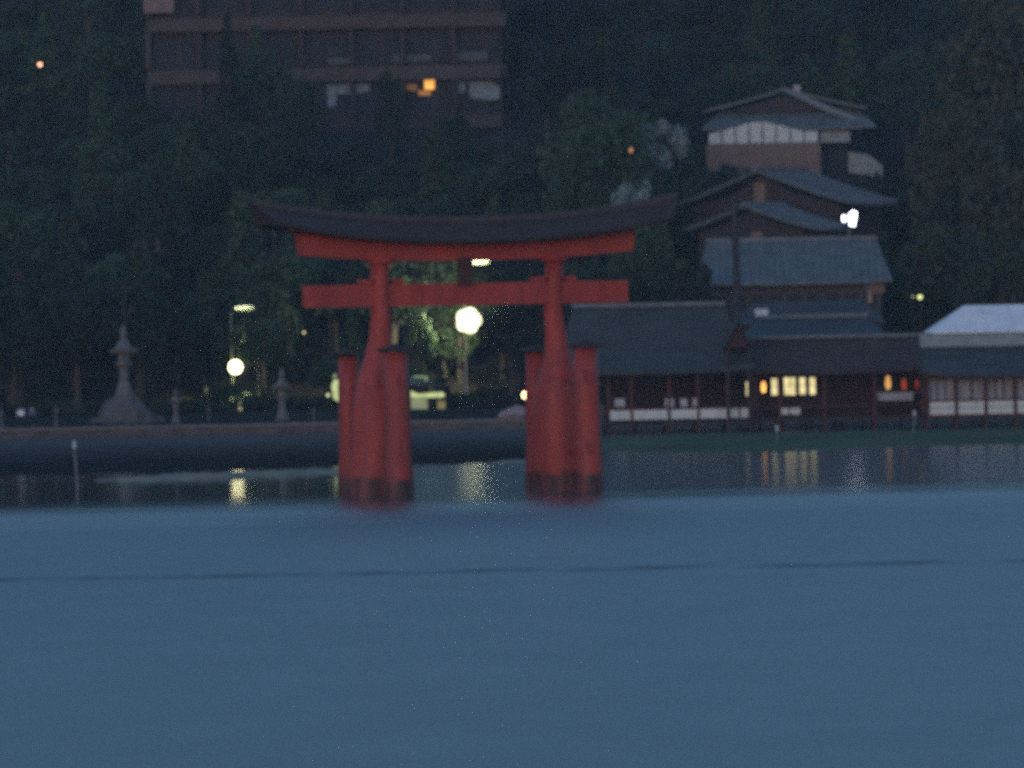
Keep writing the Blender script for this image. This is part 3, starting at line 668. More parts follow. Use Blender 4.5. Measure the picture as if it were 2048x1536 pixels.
    t.part('side_wall', MB().box(xb + .02, X(1700), -.6, 1.4, zt - .05, zt + 1.2), mat('grey_plaster', (0.24, 0.26, 0.25), var=.3))
    t.part('wing_wall', MB().poly([(X(1697), Z(1697, 345)), (X(1765), Z(1765, 355)), (X(1765), Z(1765, 330)), (X(1740), Z(1740, 310)), (X(1697), Z(1697, 302))], 1.2, 7), mat('grey_plaster', (0.24, 0.26, 0.25), var=.3))
    t.part('lower_wall', MB().box(X(1697), X(1755), 1.6, 6.8, 0, Z(1727, 352)), DARKW)
    # skirt roof
    cxs = (X(1405) + X(1752)) / 2; hx = (X(1752) - X(1405)) / 2
    zs = Z(1578, 262)
    t.part('eave_roof', MB().roof(hx, 5.2, 2.3, 2.2, z0=zs, thick=.25, conc=1.0, lift=.2, cx=cxs, cy=4, top=0.55), TILE)
    t.part('roof_tiles', tile_rows(hx, 5.2, 2.3, 2.2, zs, 1.0, .25, cx=cxs, cy=4, top=.55, pitch=.7, lift=.2), TILE, kind='stuff')
    # top gable, facing the water
    ax = X(1572); za = Z(1572, 182); hh = za - (zs + 2.1)
    t.part('roof', MB().roof(4.3, (X(1735) - X(1410)) / 2, hh, 0, z0=zs + 2.15, thick=.28, conc=1.15, lift=.15, axis='y', cx=ax, cy=4.3), TILE)
    t.part('gable_wall', MB().poly([(ax - 6.5, zs + 2.2), (ax + 6.5, zs + 2.2), (ax, za - .5)], .6, 1.0), DARKW)
    t.part('ridge', MB().box(ax - .3, ax + .3, -.1, 8.8, za + .0, za + .35), RIDGE)
    t.part('slope_strip', MB().poly([(ax, za + .42), (X(1660), Z(1660, 212)), (X(1742), Z(1742, 243)), (X(1735), Z(1735, 250)), (X(1655), Z(1655, 224)), (ax, za - .1)], -.18, -.05), mat('bright_slope', (0.14, 0.165, 0.175)))  # added strip standing in for the bright right roof slope
    t.part('finial', MB().box(X(1590), X(1603), .3, 1.0, za - .6, Z(1597, 170)), mat('pale_finial', (0.33, 0.32, 0.34)))
build_mid()

def build_hotel():
    Y = 790; x, _ = P(650, 250, Y); zb = terrain_z(x, Y) - 6
    t = Thing('hillside_hotel', (x, Y, zb), 'large tan balconied hotel among the trees at the upper left', 'hotel')
    X = lambda px: PX(px, 130, Y) - x
    Z = lambda py: PZ(650, py, Y) - zb
    xa, xb = X(292), X(1015)
    t.part('wall', MB().box(xa, xb, 1.6, 14, 0, Z(-60)), mat('hotel_wall', (0.035, 0.027, 0.03), rough=0.8, scale=.3))
    for k, (y0, y1, a, b) in enumerate(((32, 58, 296, 1013), (136, 163, 296, 1000), (238, 262, 870, 1003), (238, 262, 300, 640), (-66, -40, 292, 1015))):
        t.part('balcony', MB().box(X(a), X(b), 0, 0.18, Z(y1), Z(y0)), TANC)
        t.part('floor_slab', MB().box(X(a), X(b), 0.183, 1.6, Z(y1) - .02, Z(y1) + .25), TANC)
    for px in list(range(296, 1014, 102)) + [1008]:
        for (y0, y1) in ((58, 136), (163, 238), (-40, 32)):
            t.part('column', MB().box(X(px) - .28, X(px) + .28, 0.3, 1.0, Z(y1) + .25, Z(y0) - .02), TANC if px < 310 else mat('hotel_column', (0.04, 0.025, 0.028)))
    t.part('stair_block', MB().box(X(290), X(350), -0.6, 1.5, Z(20), Z(-80)), mat('stair_block', (0.16, 0.12, 0.11), scale=.4))
    lit = emis('orange_window', (1.0, 0.45, 0.08), 1.5); dim = emis('dim_orange_window', (1.0, 0.42, 0.08), 0.28)
    k = 0
    for (y0, y1) in ((68, 128), (170, 226), (-30, 20)):
        for px in range(312, 1000, 51):
            if px in (0,): continue
            a, b = px, px + 38
            wn = t.part('window', MB().box(X(a), X(b), 1.52, 1.59, Z(y1), Z(y0)), GLASSD)
            t.part('frame', MB().box(X(a), X(b), 1.46, 1.518, Z(y0) - .05, Z(y0) + .05).box((X(a) + X(b)) / 2 - .04, (X(a) + X(b)) / 2 + .04, 1.46, 1.518, Z(y1), Z(y0) - .05), DARKW, parent=wn)
    def screen(pts, m, nm='curtain', y=1.2, lab=None):
        t.part(nm, MB().poly([(X(a), Z(b)) for a, b in pts], y, y + .1), m, label=lab)
    screen([(653, 213), (668, 213), (672, 196), (672, 168), (653, 168)], CURT); screen([(673, 188), (708, 188), (738, 184), (738, 168), (673, 168)], CURT)
    screen([(915, 190), (930, 190), (930, 168), (915, 168)], CURT); screen([(938, 200), (972, 206), (1000, 204), (998, 180), (980, 168), (938, 168)], CURT)
    screen([(655, 128), (712, 128), (712, 116), (655, 116)], mat('dim_curtain', (0.07, 0.085, 0.09)))
    screen([(785, 126), (862, 126), (862, 112), (785, 112)], mat('dim_curtain', (0.07, 0.085, 0.09)))
    screen([(905, 126), (975, 126), (975, 108), (905, 108)], mat('dim_curtain', (0.07, 0.085, 0.09)))
    screen([(848, 182), (868, 182), (868, 162), (848, 162)], lit, 'lit_window', 1.1); screen([(836, 194), (860, 194), (860, 184), (836, 184)], dim, 'lit_window', 1.1)
    screen([(812, 182), (834, 186), (834, 172), (812, 170)], emis('faint_orange_window', (1, .4, .1), 0.06), 'lit_window', 1.1)
build_hotel()

# ------------------------------------------------------------------ lamps
def ico(r, c=(0, 0, 0), sz=1.0):
    n, m = 14, 8; return MB().lathe([(max(0.01, r * math.sin(math.pi * i / m)), c[2] - r * sz * math.cos(math.pi * i / m)) for i in range(m + 1)], c[0], c[1], n)
def pole_lamp(px, py, Y, plate_py, plate_dx, r, col, st, label, plate_r, heads=1, power=500, fill_power=1000, aim=(0, 1, -.3)):
    x, z = P(px, py, Y); zb = terrain_z(x, Y); h = z - zb; zp = PZ(px, plate_py, Y) - zb
    t = Thing('street_lamp', (x, Y, zb), label, 'street lamp', group='indirect pole lamps on the shore')
    t.part('pole', MB().tube([(-0.35, 0.5, 0), (-0.35, 0.5, h)], [0.13, 0.09], 8), mat('lamplit_pole', (0.4, 0.38, 0.28)))  # pale yellow paint stands in for lamplight on the pole
    t.part('upper_pole', MB().tube([(-0.35, 0.5, h), (-0.35, 0.5, zp - 0.25)], [0.07, 0.05], 8), mat('lamplit_pole', (0.4, 0.38, 0.28)))
    t.part('base', MB().lathe([(0.32, 0), (0.32, .25), (.16, .5)], -0.35, 0.5, 10), STONE)
    em = emis('lamp_glow_%d' % int(st * 10), col, st)
    g = MB()
    for k in range(heads):
        a = 2 * math.pi * k / max(1, heads); q = 0 if heads == 1 else r * .45
        rr = r if heads == 1 else r * .62
        g.v, g.f = (g.add(ico(rr, (q * math.cos(a), q * .5 * math.sin(a), h + q * math.sin(a))).v, ico(rr).f).v, g.f)
    gl = t.part('lamp_globe', g, em, smooth=True)  # globes oversized, lens bloom put into their size
    t.part('bracket', MB().tube([(-0.35, 0.5, h - r - .1), (0, 0, h - r * .95)], 0.05, 6), METAL)
    dx = plate_dx * Y / FPX
    # plate is a slightly tilted disc lit from the lamp beneath
    v = []; n = 20
    for s_ in (0, 1):
        for k in range(n):
            a = 2 * math.pi * k / n; v.append((dx + plate_r * math.cos(a), plate_r * .8 * math.sin(a), zp + s_ * .08 - 0.22 * plate_r * math.sin(a)))
    t.part('reflector_plate', MB().add(v, [tuple(range(n))[::-1], tuple(range(n, 2 * n))] + [(i, (i + 1) % n, (i + 1) % n + n, i + n) for i in range(n)]), mat('reflector', (0.85, 0.88, 0.80), rough=.6, var=.05))
    t.part('plate_arm', MB().tube([(-0.35, 0.5, zp - .3), (dx, 0.3, zp - .02)], 0.04, 6), METAL)
    L = bpy.data.lights.new('reflector_spot', 'SPOT'); L.energy = power * 3; L.spot_size = math.radians(28); L.spot_blend = .6; L.color = (0.95, 1.0, 0.55); L.shadow_soft_size = .15
    lo = bpy.data.objects.new('reflector_spot', L); COL.objects.link(lo); lo.parent = t.e
    lo.location = (dx * .3, -0.3, h + r + .3); d = Vector((dx, 0, zp)) - Vector(lo.location); lo.rotation_euler = d.to_track_quat('-Z', 'Y').to_euler()
    F = bpy.data.lights.new('foliage_fill', 'SPOT'); F.energy = fill_power; F.spot_size = math.radians(120); F.spot_blend = .8; F.color = (1.0, 1.0, 0.62); F.shadow_soft_size = .3  # spot added to throw light on the foliage, no separate floodlight there
    fo = bpy.data.objects.new('foliage_fill', F); COL.objects.link(fo); fo.parent = t.e
    fo.location = (0, r + .25, h); fo.rotation_euler = Vector(aim).to_track_quat('-Z', 'Y').to_euler()
    return t
pole_lamp(471, 734, 666, 617, 20, 0.70, (1.0, 0.94, 0.52), 5.0, 'short pole lamp glowing white over the left sea wall with a greenish plate above', 0.95, 1, 130, 2200, (-.3, .3, -1))
pole_lamp(937, 641, 662, 524, 22, 1.2, (1.0, 0.98, 0.60), 2.3, 'brightest pole lamp seen through the middle of the red gate', 1.12, 5, 3500, 2600, (-.75, 1, -.1))
def small_lamp(name, px, py, Y, r, col, st, label, post=True, zb=None, shape=1.0, mname=None):
    x, z = P(px, py, Y); zb = terrain_z(x, Y) if zb is None else zb
    t = Thing(name, (x, Y, zb), label, 'lamp')
    t.part('globe', ico(r, (0, 0, z - zb), shape), emis(mname or 'glow_%d_%d' % (px, py), col, st), smooth=True)
    t.part('post', MB().tube([(0, 0.1, 0), (0, 0.1, z - zb - r * shape * .9)], 0.05, 6), DARKW)
    t.part('cap', MB().lathe([(r * .8, z - zb + r * shape * .8), (r * 1.2, z - zb + r * shape * .85), (.05, z - zb + r * shape * 1.25)], n=8), DARKW)
    return t
small_lamp('garden_lamp', 1052, 790, 640, 0.40, (1.0, 0.58, 0.28), 6, 'round orange lamp touching the left edge of the right gate pillar')
small_lamp('garden_lamp', 80, 129, 800, 0.24, (1.0, 0.45, 0.28), 3.5, 'tiny reddish lamp high in the dark trees at the upper left')
small_lamp('garden_lamp', 1262, 300, 690, 0.20, (1.0, 0.42, 0.18), 0.55, 'faint orange lamp inside the green tree crown above the gate', shape=1.5)
small_lamp('garden_lamp', 608, 665, 668, 0.13, (1.0, 0.9, 0.4), 1.1, 'tiny yellow lamp in the dark left of the gate pillar')
small_lamp('garden_lamp', 1840, 594, 650, 0.24, (0.9, 0.95, 0.35), 1.3, 'small yellow lamp above the pale sheeted roof')
small_lamp('garden_lamp', 1826, 593, 650, 0.11, (0.9, 0.95, 0.45), 0.5, 'dimmer tiny yellow lamp just left of the small yellow one')
# white wall lamp pair on the house
x, z = P(1704, 436, 684); t = Thing('wall_lamp', (x, 684, z - 0.9), 'blue white double lamp shining beside the gabled houses', 'lamp')
wl = emis('white_blue_lamp', (0.86, 0.86, 1.0), 6)
t.part('bulb', MB().poly([(-0.25, 0.15), (0.28, -0.05 + .1), (0.50, 1.45), (0.1, 1.65), (-0.30, 1.3)], -.1, .1), wl)
t.part('bulb', MB().poly([(-0.98, 0.6), (-0.65, 0.5), (-0.62, 1.15), (-0.95, 1.2)], -.1, .1), wl)
t.part('bracket', MB().box(-1.1, .7, .12, .25, 0.75, 0.95), METAL); t.part('post', MB().tube([(-.3, .3, -16), (-.3, .3, 0.9)], .08, 6), METAL)

# ------------------------------------------------------------------ kiosk behind the left pillar, floodlight put into glowing materials
def build_kiosk():
    Y = 648; x, _ = P(775, 835, Y); zb = 1.8
    t = Thing('shore_kiosk', (x, Y, zb), 'pale self-glowing kiosk half hidden behind the left gate pillar', 'kiosk')
    X = lambda px: PX(px, 800, Y) - x; Z = lambda py: PZ(775, py, Y) - zb
    cream = emis('cream_glow', (0.88, 1.0, 0.42), 0.62); dimc = emis('dim_cream_glow', (0.75, 0.85, 0.50), 0.22)  # emission stands in for light falling on the walls and awning
    t.part('back_wall', MB().box(X(676), X(858), 2.2, 2.4, 0, Z(775)), DARKW)
    t.part('roof', MB().roof((X(866) - X(668)) / 2, 2.2, 1.0, 1.2, z0=Z(775), thick=.12, lift=.1, cy=1.3), BARKG)
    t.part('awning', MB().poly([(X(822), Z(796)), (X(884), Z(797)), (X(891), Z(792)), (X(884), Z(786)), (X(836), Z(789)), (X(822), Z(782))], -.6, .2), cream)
    t.part('glow_wall', MB().box(X(822), X(855), 0.25, .35, Z(831), Z(798)), dimc)
    t.part('glow_patch', MB().box(X(824), X(856), .1, .2, Z(770), Z(764)).box(X(828), X(850), .1, .2, Z(757), Z(753)).box(X(851), X(856), .1, .2, Z(764), Z(754)), emis('dim_green_glow', (0.55, 0.85, 0.35), 0.30))  # greenish glow put in as emission, not a sign
    t.part('glow_wall', MB().poly([(X(682), Z(806)), (X(690), Z(806)), (X(690), Z(758)), (X(668), Z(758)), (X(663), Z(770)), (X(667), Z(795))], .1, .2), cream)
    t.part('glow_patch', MB().poly([(X(666), Z(756)), (X(674), Z(756)), (X(674), Z(746)), (X(668), Z(745))], .1, .2), dimc)  # finial outline with its light put in as emission
    t.part('glow_wall', MB().box(X(720), X(729), .1, .2, Z(836), Z(780)), dimc)
    t.part('post', MB().box(X(860), X(863), 0, .15, 0, Z(797)), DARKW)
    for px in (681, 745, 800): t.part('post', MB().box(X(px) - .1, X(px) + .1, .4, .6, 0, Z(775)), DARKW)
    b = Thing('crate', (PX(883, 829, Y - 1), Y - 1, zb), 'dim yellow box standing at the right end of the kiosk', 'crate')
    b.part('body', MB().box(-.38, .38, -.3, .3, 0, .75), emis('dim_box_glow', (0.8, 0.7, 0.25), 0.16)); b.part('lid', MB().box(-.41, .41, -.33, .33, .753, .8), mat('lid', (0.3, 0.25, 0.12)))  # faint emission stands in for light on the box
    small_lamp('ground_lamp', 656, 790, Y, 0.17, (0.9, 1.0, 0.5), .9, 'small yellow lamp at the left edge of the kiosk', mname='kiosk_lamp')
    small_lamp('ground_lamp', 686, 828, Y - 1, 0.13, (1.0, 0.95, 0.6), .8, 'low white lamp by the foot of the left gate pillar', mname='foot_lamp')
build_kiosk()

# ------------------------------------------------------------------ stone lanterns
def stone_lantern(px, py_base, py_top, Y, label, mound=0.0, wf=1.0):
    x, zb = P(px, py_base, Y); _, zt = P(px, py_top, Y)
    zb0 = 1.8; H = zt - zb0 - mound
    t = Thing('stone_lantern', (x, Y, zb0), label, 'stone lantern', group='stone lanterns along the shore path')
    k = H / 6.0 * wf; u = H / 6.0
    def lz(prof): return [(r * k, mound + z * u) for r, z in prof]
    if mound:
        mb = MB(); rnd = random.Random(3)
        for i in range(60):
            a = rnd.uniform(0, 6.28); q = rnd.random() ** .5
            zz = mound * min(1, 1.35 * (1 - q)) * rnd.uniform(.5, 1.0)
            mb.rock((math.cos(a) * q * 2.9, math.sin(a) * q * 2.0, zz), rnd.uniform(.35, .6), (1, 1, .8), i)
        mb.lathe([(2.3, -.1), (2.2, mound * .3), (1.9, mound * .62), (1.25, mound * .85), (1.1, mound)], n=9)
        t.part('rock_mound', mb, mat('mound_rock', (0.085, 0.083, 0.08), rough=.85, var=.4, bump=.05))
    t.part('base', MB().lathe(lz([(.85, 0), (.85, .25), (.72, .35), (.6, .8), (.40, 1.3)]), n=8), STONE)
    t.part('shaft', MB().lathe(lz([(.42, 1.3), (.36, 1.8), (.40, 2.3), (.62, 2.6)]), n=10), STONE)
    t.part('fire_box', MB().lathe(lz([(.8, 2.6), (.8, 2.8), (.5, 2.85), (.5, 3.6)]), n=6), STONE)
    t.part('cap', MB().lathe(lz([(.45, 3.6), (1.25, 3.62), (1.42, 3.92), (.8, 3.98), (.5, 4.5), (.28, 4.8)]), n=6), STONE)
    t.part('finial', MB().lathe(lz([(.22, 4.8), (.34, 5.15), (.26, 5.5), (.04, 6.0)]), n=8), STONE)
    return t
stone_lantern(250, 850, 648, 592, 'tallest stone lantern on a rock mound at the left', mound=2.3, wf=1.0)
stone_lantern(565, 850, 735, 590, 'mid sized stone lantern right of the white pole lamp')
stone_lantern(352, 850, 778, 588, 'small faint stone lantern between the tall one and the pole lamp')
stone_lantern(112, 850, 808, 584, 'short stone lantern left of the rock mound', wf=.7)
stone_lantern(3, 858, 815, 584, 'short stone lantern at the left frame edge', wf=.8)
stone_lantern(628, 848, 812, 584, 'smallest stone lantern left of the gate pillar', wf=.7)
stone_lantern(418, 850, 812, 600, 'low stone lantern under the lamplit bush', wf=.7)

def stake(px0, py0, px1, py1, Y, label):
    x0, z0 = P(px0, py0, Y); x1, z1 = P(px1, py1, Y)
    t = Thing('marker_stake', (x0, Y, z0 - .3), label, 'stake', group='pale stakes in the shallows')
    t.part('rod', MB().tube([(0, 0, -.3), (x1 - x0, 0, z1 - z0 + .3)], [.07, .06], 6), mat('pale_stake', (0.15, 0.17, 0.17)))
    t.part('tip', MB().tube([(x1 - x0, 0, z1 - z0 + .302), (x1 - x0, 0, z1 - z0 + .75)], [.13, .11], 6), mat('stake_tip', (0.4, 0.45, 0.45)))
stake(155, 962, 149, 896, 430, 'thin pale stake in the water in front of the left sea wall')
stake(1556, 903, 1554, 862, 530, 'thin pale stake in front of the corridor windows')
stake(1825, 872, 1829, 832, 560, 'leaning pale stake left of the right shrine hall')

# dark utility pole
xp, zp = P(1469, 392, 640)
t = Thing('utility_pole', (xp, 640, 0.2), 'tall dark utility pole rising behind the shrine roof ridge', 'pole')
t.part('pole', MB().tube([(0, 0, 0), (0.05, 0, zp * .6), (0, 0, zp - .2)], [.45, .38, .30], 10), mat('tarred_pole', (0.03, 0.03, 0.032)))
t.part('crossarm', MB().box(-.9, .9, -.12, .12, zp - 1.5, zp - 1.3), DARKW)
# boulder near gate foot
bx, bz = P(1032, 843, 577)
tb = single('boulder', MB().rock((0, 0, .35), .95, (1.2, 1, .75), 8).rock((-1.0, .2, .2), .6, (1, 1, .8), 9), mat('pinkish_rock', (0.24, 0.19, 0.19), var=.35, bump=.05), (bx, 574.5, 1.8), 'pinkish boulder at the end of the sea wall left of the right pillar', 'boulder')

# person by the left lanterns
def person(px, Y, label, top, legs, bag=False):
    x, _ = P(px, 850, Y)
    t = Thing('person', (x, Y, 1.8), label, 'person')
    def skin(name, verts, edges, rad, m, parent=None):
        me = bpy.data.meshes.new(name); me.from_pydata(verts, edges, []); o = link(name, me, m, t.e)
        me.update()
        md = o.modifiers.new('skin', 'SKIN')
        for i, r in enumerate(rad): me.skin_vertices[0].data[i].radius = (r, r)
        me.skin_vertices[0].data[0].use_root = True
        ss = o.modifiers.new('sub', 'SUBSURF'); ss.levels = 1; ss.render_levels = 1
        return o
    V = [(0, 0, .93), (0, 0, 1.15), (0, 0, 1.38), (0, 0, 1.5), (0, 0, 1.62), (0, 0, 1.73),
         (.10, 0, .86), (.12, .02, .48), (.13, .05, .08), (.13, -.10, .04), (-.10, 0, .86), (-.12, -.04, .48), (-.13, .0, .08), (-.13, -.15, .04),
         (.20, 0, 1.40), (.27, .02, 1.12), (.25, -.12, .90), (.24, -.17, .82), (-.20, 0, 1.40), (-.27, .02, 1.12), (-.25, -.10, .90), (-.24, -.15, .82)]
    E = [(0, 1), (1, 2), (2, 3), (3, 4), (4, 5), (0, 6), (6, 7), (7, 8), (8, 9), (0, 10), (10, 11), (11, 12), (12, 13), (2, 14), (14, 15), (15, 16), (16, 17), (2, 18), (18, 19), (19, 20), (20, 21)]
    R = [.15, .14, .15, .06, .095, .08, .10, .07, .045, .04, .10, .07, .045, .04, .07, .05, .035, .03, .07, .05, .035, .03]
    skin('body', V, E, R, mat('skin_dim', (0.30, 0.20, 0.15)))
    skin('jacket', [V[i] for i in (1, 2, 14, 15, 16, 18, 19, 20, 0)], [(8, 0), (0, 1), (1, 2), (2, 3), (3, 4), (1, 5), (5, 6), (6, 7)], [.17, .175, .09, .065, .05, .09, .065, .05, .17], top)
    skin('trousers', [V[i] for i in (0, 6, 7, 8, 10, 11, 12)], [(0, 1), (1, 2), (2, 3), (0, 4), (4, 5), (5, 6)], [.155, .115, .085, .065, .115, .085, .065], legs)
    t.part('hair', ico(.11, (0, .02, 1.69)), mat('dark_hair', (.01, .01, .012)), smooth=True)
person(42, 580, 'person in a pale blue jacket near the left frame edge', mat('pale_jacket', (0.62, 0.74, 0.80)), mat('dark_trousers', (.02, .022, .03)))
person(64, 582, 'person in dim blue clothing right of the pale jacket', mat('dim_blue_cloth', (0.09, 0.11, 0.17)), mat('dark_trousers', (.02, .022, .03)))

# ------------------------------------------------------------------ trees
def leaf_cloud(rnd, clumps, nper, size):
    cs = np.repeat(np.array([c[:3] for c in clumps]), nper, 0); rs = np.repeat(np.array([c[3] for c in clumps]), nper)
    n = len(cs); d = rnd.normal(size=(n, 3)); d /= np.linalg.norm(d, axis=1)[:, None]
    rr = rs * rnd.uniform(0.45, 1.05, n) ** .6
    c = cs + d * rr[:, None] * np.array([1, 1, .72])
    a = rnd.normal(size=(n, 3)) + d * .0; a /= np.linalg.norm(a, axis=1)[:, None]
    b = np.cross(a, rnd.normal(size=(n, 3))); b /= np.linalg.norm(b, axis=1)[:, None]
    s = size * rnd.uniform(.5, 1.2, n)[:, None]
    v = np.stack([c - a * s, c + b * s * .55, c + a * s, c - b * s * .55], 1).reshape(-1, 3)
    return v, n
def crown_mesh(name, seed, H, R, kind, nclump=46, nper=75, size=.30):
    rnd = np.random.RandomState(seed); cl = []
    for i in range(nclump):
        if kind == 'cone':
            t = rnd.uniform(0.02, 1); rad = R * (1 - t) ** .8 * rnd.uniform(.45, 1); a = rnd.uniform(0, 6.28)
            cl.append((rad * math.cos(a), rad * math.sin(a), H * (.18 + .8 * t), R * (.17 + .16 * (1 - t))))
        elif kind == 'high':
            a = rnd.uniform(0, 6.28); ph = rnd.uniform(-.8, 1.0); q = rnd.uniform(.45, 1.0); c_ = math.sqrt(max(0, 1 - ph * ph))
            cl.append((R * q * c_ * math.cos(a), R * q * c_ * math.sin(a), H * .80 + H * .15 * q * ph, R * rnd.uniform(.14, .26)))
        else:
            a = rnd.uniform(0, 6.28); ph = rnd.uniform(-.55, 1.0); q = rnd.uniform(.45, 1.0); c_ = math.sqrt(max(0, 1 - ph * ph))
            cl.append((R * q * c_ * math.cos(a) * 1.0, R * q * c_ * math.sin(a), H * .62 + H * .33 * q * ph, R * rnd.uniform(.2, .36)))
    v, n = leaf_cloud(rnd, cl, nper, size)
    me = bpy.data.meshes.new(name); me.vertices.add(len(v)); me.vertices.foreach_set('co', v.ravel()); me.loops.add(n * 4); me.polygons.add(n)
    me.loops.foreach_set('vertex_index', np.arange(n * 4)); me.polygons.foreach_set('loop_start', np.arange(n) * 4); me.update(); me.validate()
    return me, cl
def trunk_mesh(name, H, cl, seed):
    rnd = random.Random(seed); mb = MB()
    pts = [(0, 0, -1.5), (.1, 0, H * .2), (-.1, .1, H * .45), (.1, 0, H * .7), (0, 0, H * .9)]
    mb.tube(pts, [.45, .36, .27, .16, .05], 8)
    for c in cl[::5]:
        z0 = max(H * .2, min(c[2] * .75, H * .8)); mb.tube([(0, 0, z0), (c[0] * .5, c[1] * .5, (z0 + c[2]) / 2 + .2), (c[0], c[1], c[2])], [.13, .08, .03], 5)
    return mb.mesh(name)
PROT = {}
def proto(key, H, R, kind, seed, **k):
    me, cl = crown_mesh('crown', seed, H, R, kind, **k); PROT[key] = (me, trunk_mesh('trunk', H, cl, seed), H, R)
for i in range(4): proto(('round', i), 12, 4.4 + .4 * (i % 2), 'round', 10 + i)
for i in range(2): proto(('cone', i), 15, 3.4, 'cone', 30 + i, nclump=60)
for i in range(2): proto(('bush', i), 2.6, 1.7, 'round', 50 + i, nclump=22, nper=60, size=.16)
proto(('fine', 0), 12, 4.6, 'round', 71, nclump=60, nper=110, size=.24)
proto(('sparse', 0), 16, 4.6, 'high', 83, nclump=20, nper=70, size=.24)
MESHM = {}
def tree(key, x, y, z, s, m, label, name='tree', cat='tree', group=None, sz=1.0, rot=None):
    cme, tme, H, R = PROT[key]
    kk = (key, m.name)
    if kk not in MESHM:
        c2 = cme.copy(); c2.materials.clear(); c2.materials.append(m); t2 = tme.copy(); t2.materials.clear(); t2.materials.append(TRUNK); MESHM[kk] = (c2, t2)
    c2, t2 = MESHM[kk]
    e = bpy.data.objects.new(name, None); COL.objects.link(e); e.location = (x, y, z); e.rotation_euler = (0, 0, random.uniform(0, 6.28) if rot is None else rot); e.scale = (s, s, s * sz)
    tag(e, label, cat, group)
    for nm, me in (('crown', c2), ('trunk', t2)):
        o = bpy.data.objects.new(nm, me); COL.objects.link(o); o.parent = e
    return e
def tree_at(key, px, py_top, Y, m, label, wid_px=None, **k):
    x, zt = P(px, py_top, Y); zb = terrain_z(x, Y); H, R = PROT[key][2:]
    sz_total = (zt - zb) / (H * .97)
    s = (wid_px * Y / FPX / 2) / (R * 1.15) if wid_px else sz_total
    return tree(key, x, Y, zb, s, m, label, sz=sz_total / s, **k)
# distinct trees
tree_at(('fine', 0), 1185, 185, 700, LEAF2, 'tall green broad crowned tree above the right half of the gate roof', wid_px=255)
tree_at(('sparse', 0), 1318, 228, 703, BLOSS, 'tree with patchy pale foliage between the green tree and the upper house', wid_px=165)
tree_at(('sparse', 0), 1262, 352, 690, BLOSS, 'low sparse pale leaved tree just above the right end of the gate roof', wid_px=125)
tree_at(('round', 2), 1330, 250, 716, LEAF2, 'green tree behind the patchy pale one', wid_px=170)
tree_at(('round', 1), 1290, 415, 672, LEAF2, 'green tree behind the right end of the gate roof', wid_px=170)
tree_at(('round', 2), 1385, 520, 662, LEAF1, 'small dark tree left of the utility pole', wid_px=120)
tree_at(('fine', 0), 1985, -40, 712, LEAF3, 'highest olive brown tree at the right edge', wid_px=330)
tree_at(('fine', 0), 1925, 190, 694, LEAF3, 'olive tree bulging out left of the right edge group', wid_px=250)
tree_at(('round', 3), 2030, 300, 682, LEAF3, 'olive tree cut by the right frame edge above the sheeted roof', wid_px=260)
tree_at(('round', 0), 1880, 420, 672, LEAF2, 'dark green tree behind the small yellow lamps', wid_px=230)
tree_at(('fine', 0), 2000, 470, 660, LEAF2, 'green tree directly above the pale sheeted roof', wid_px=200)
tree_at(('bush', 0), 838, 632, 664, LEAF2, 'bright green bush top lit by the brightest pole lamp', wid_px=70, name='tree')
tree_at(('bush', 0), 452, 772, 664.5, LEAF2, 'lamplit yellow green bush under the short pole lamp', wid_px=80, name='shrub', cat='shrub')
tree_at(('bush', 1), 505, 785, 666, LEAF2, 'dim green bush right of the lamplit one', wid_px=70, name='shrub', cat='shrub')
tree_at(('bush', 1), 405, 782, 665, LEAF2, 'small bush left of the lamplit one', wid_px=55, name='shrub', cat='shrub')
tree_at(('round', 0), 520, 70, 762, LEAF1, 'dark tree standing in front of the middle of the hotel', wid_px=170)
tree_at(('round', 2), 600, 150, 756, LEAF1, 'dark tree in front of the hotel, left of its pale curtains', wid_px=120)
tree_at(('round', 1), 780, 145, 756, LEAF1, 'dark tree in front of the hotel between the pale curtains and the orange window', wid_px=85)
tree_at(('cone', 1), 455, 40, 758, LEAF1, 'pointed dark tree in front of the left part of the hotel', wid_px=90)
tree_at(('round', 3), 890, 215, 750, LEAF1, 'dark tree below the orange window of the hotel', wid_px=130)
# shore row and hillside
def blocks(px0, px1, py_top, Y):
    """would a tree here hide something the photograph shows?"""
    prot = [(285, 425, -60, 175, 790), (630, 1020, -60, 262, 790), (1400, 1770, 165, 355, 770), (1400, 1770, 165, 620, 680), (1395, 1785, 470, 640, 660),
            (1340, 1660, 330, 480, 690), (452, 492, 700, 790, 655), (905, 970, 500, 760, 655), (460, 520, 600, 630, 660), (650, 900, 740, 850, 650),
            (70, 92, 110, 150, 720), (598, 618, 655, 690, 668), (1640, 1780, 340, 470, 690), (1250, 1275, 285, 320, 690), (1815, 1860, 580, 620, 650), (1270, 1360, 235, 400, 702),
            (1090, 1290, 190, 400, 698), (1848, 2100, 590, 680, 640), (1035, 1080, 770, 830, 640), (820, 860, 630, 700, 664)]
    for a, b, c, d, Yb in prot:
        if Y < Yb + 6 and px0 < b and px1 > a and py_top < d: return True
    return False
rnd = random.Random(11); count = 0
rows = [(656, 95), (663, 100), (672, 90), (682, 90), (693, 88), (705, 86), (718, 84), (732, 84), (748, 84), (764, 84), (782, 84), (802, 84), (824, 88), (848, 90), (876, 92), (908, 96)]
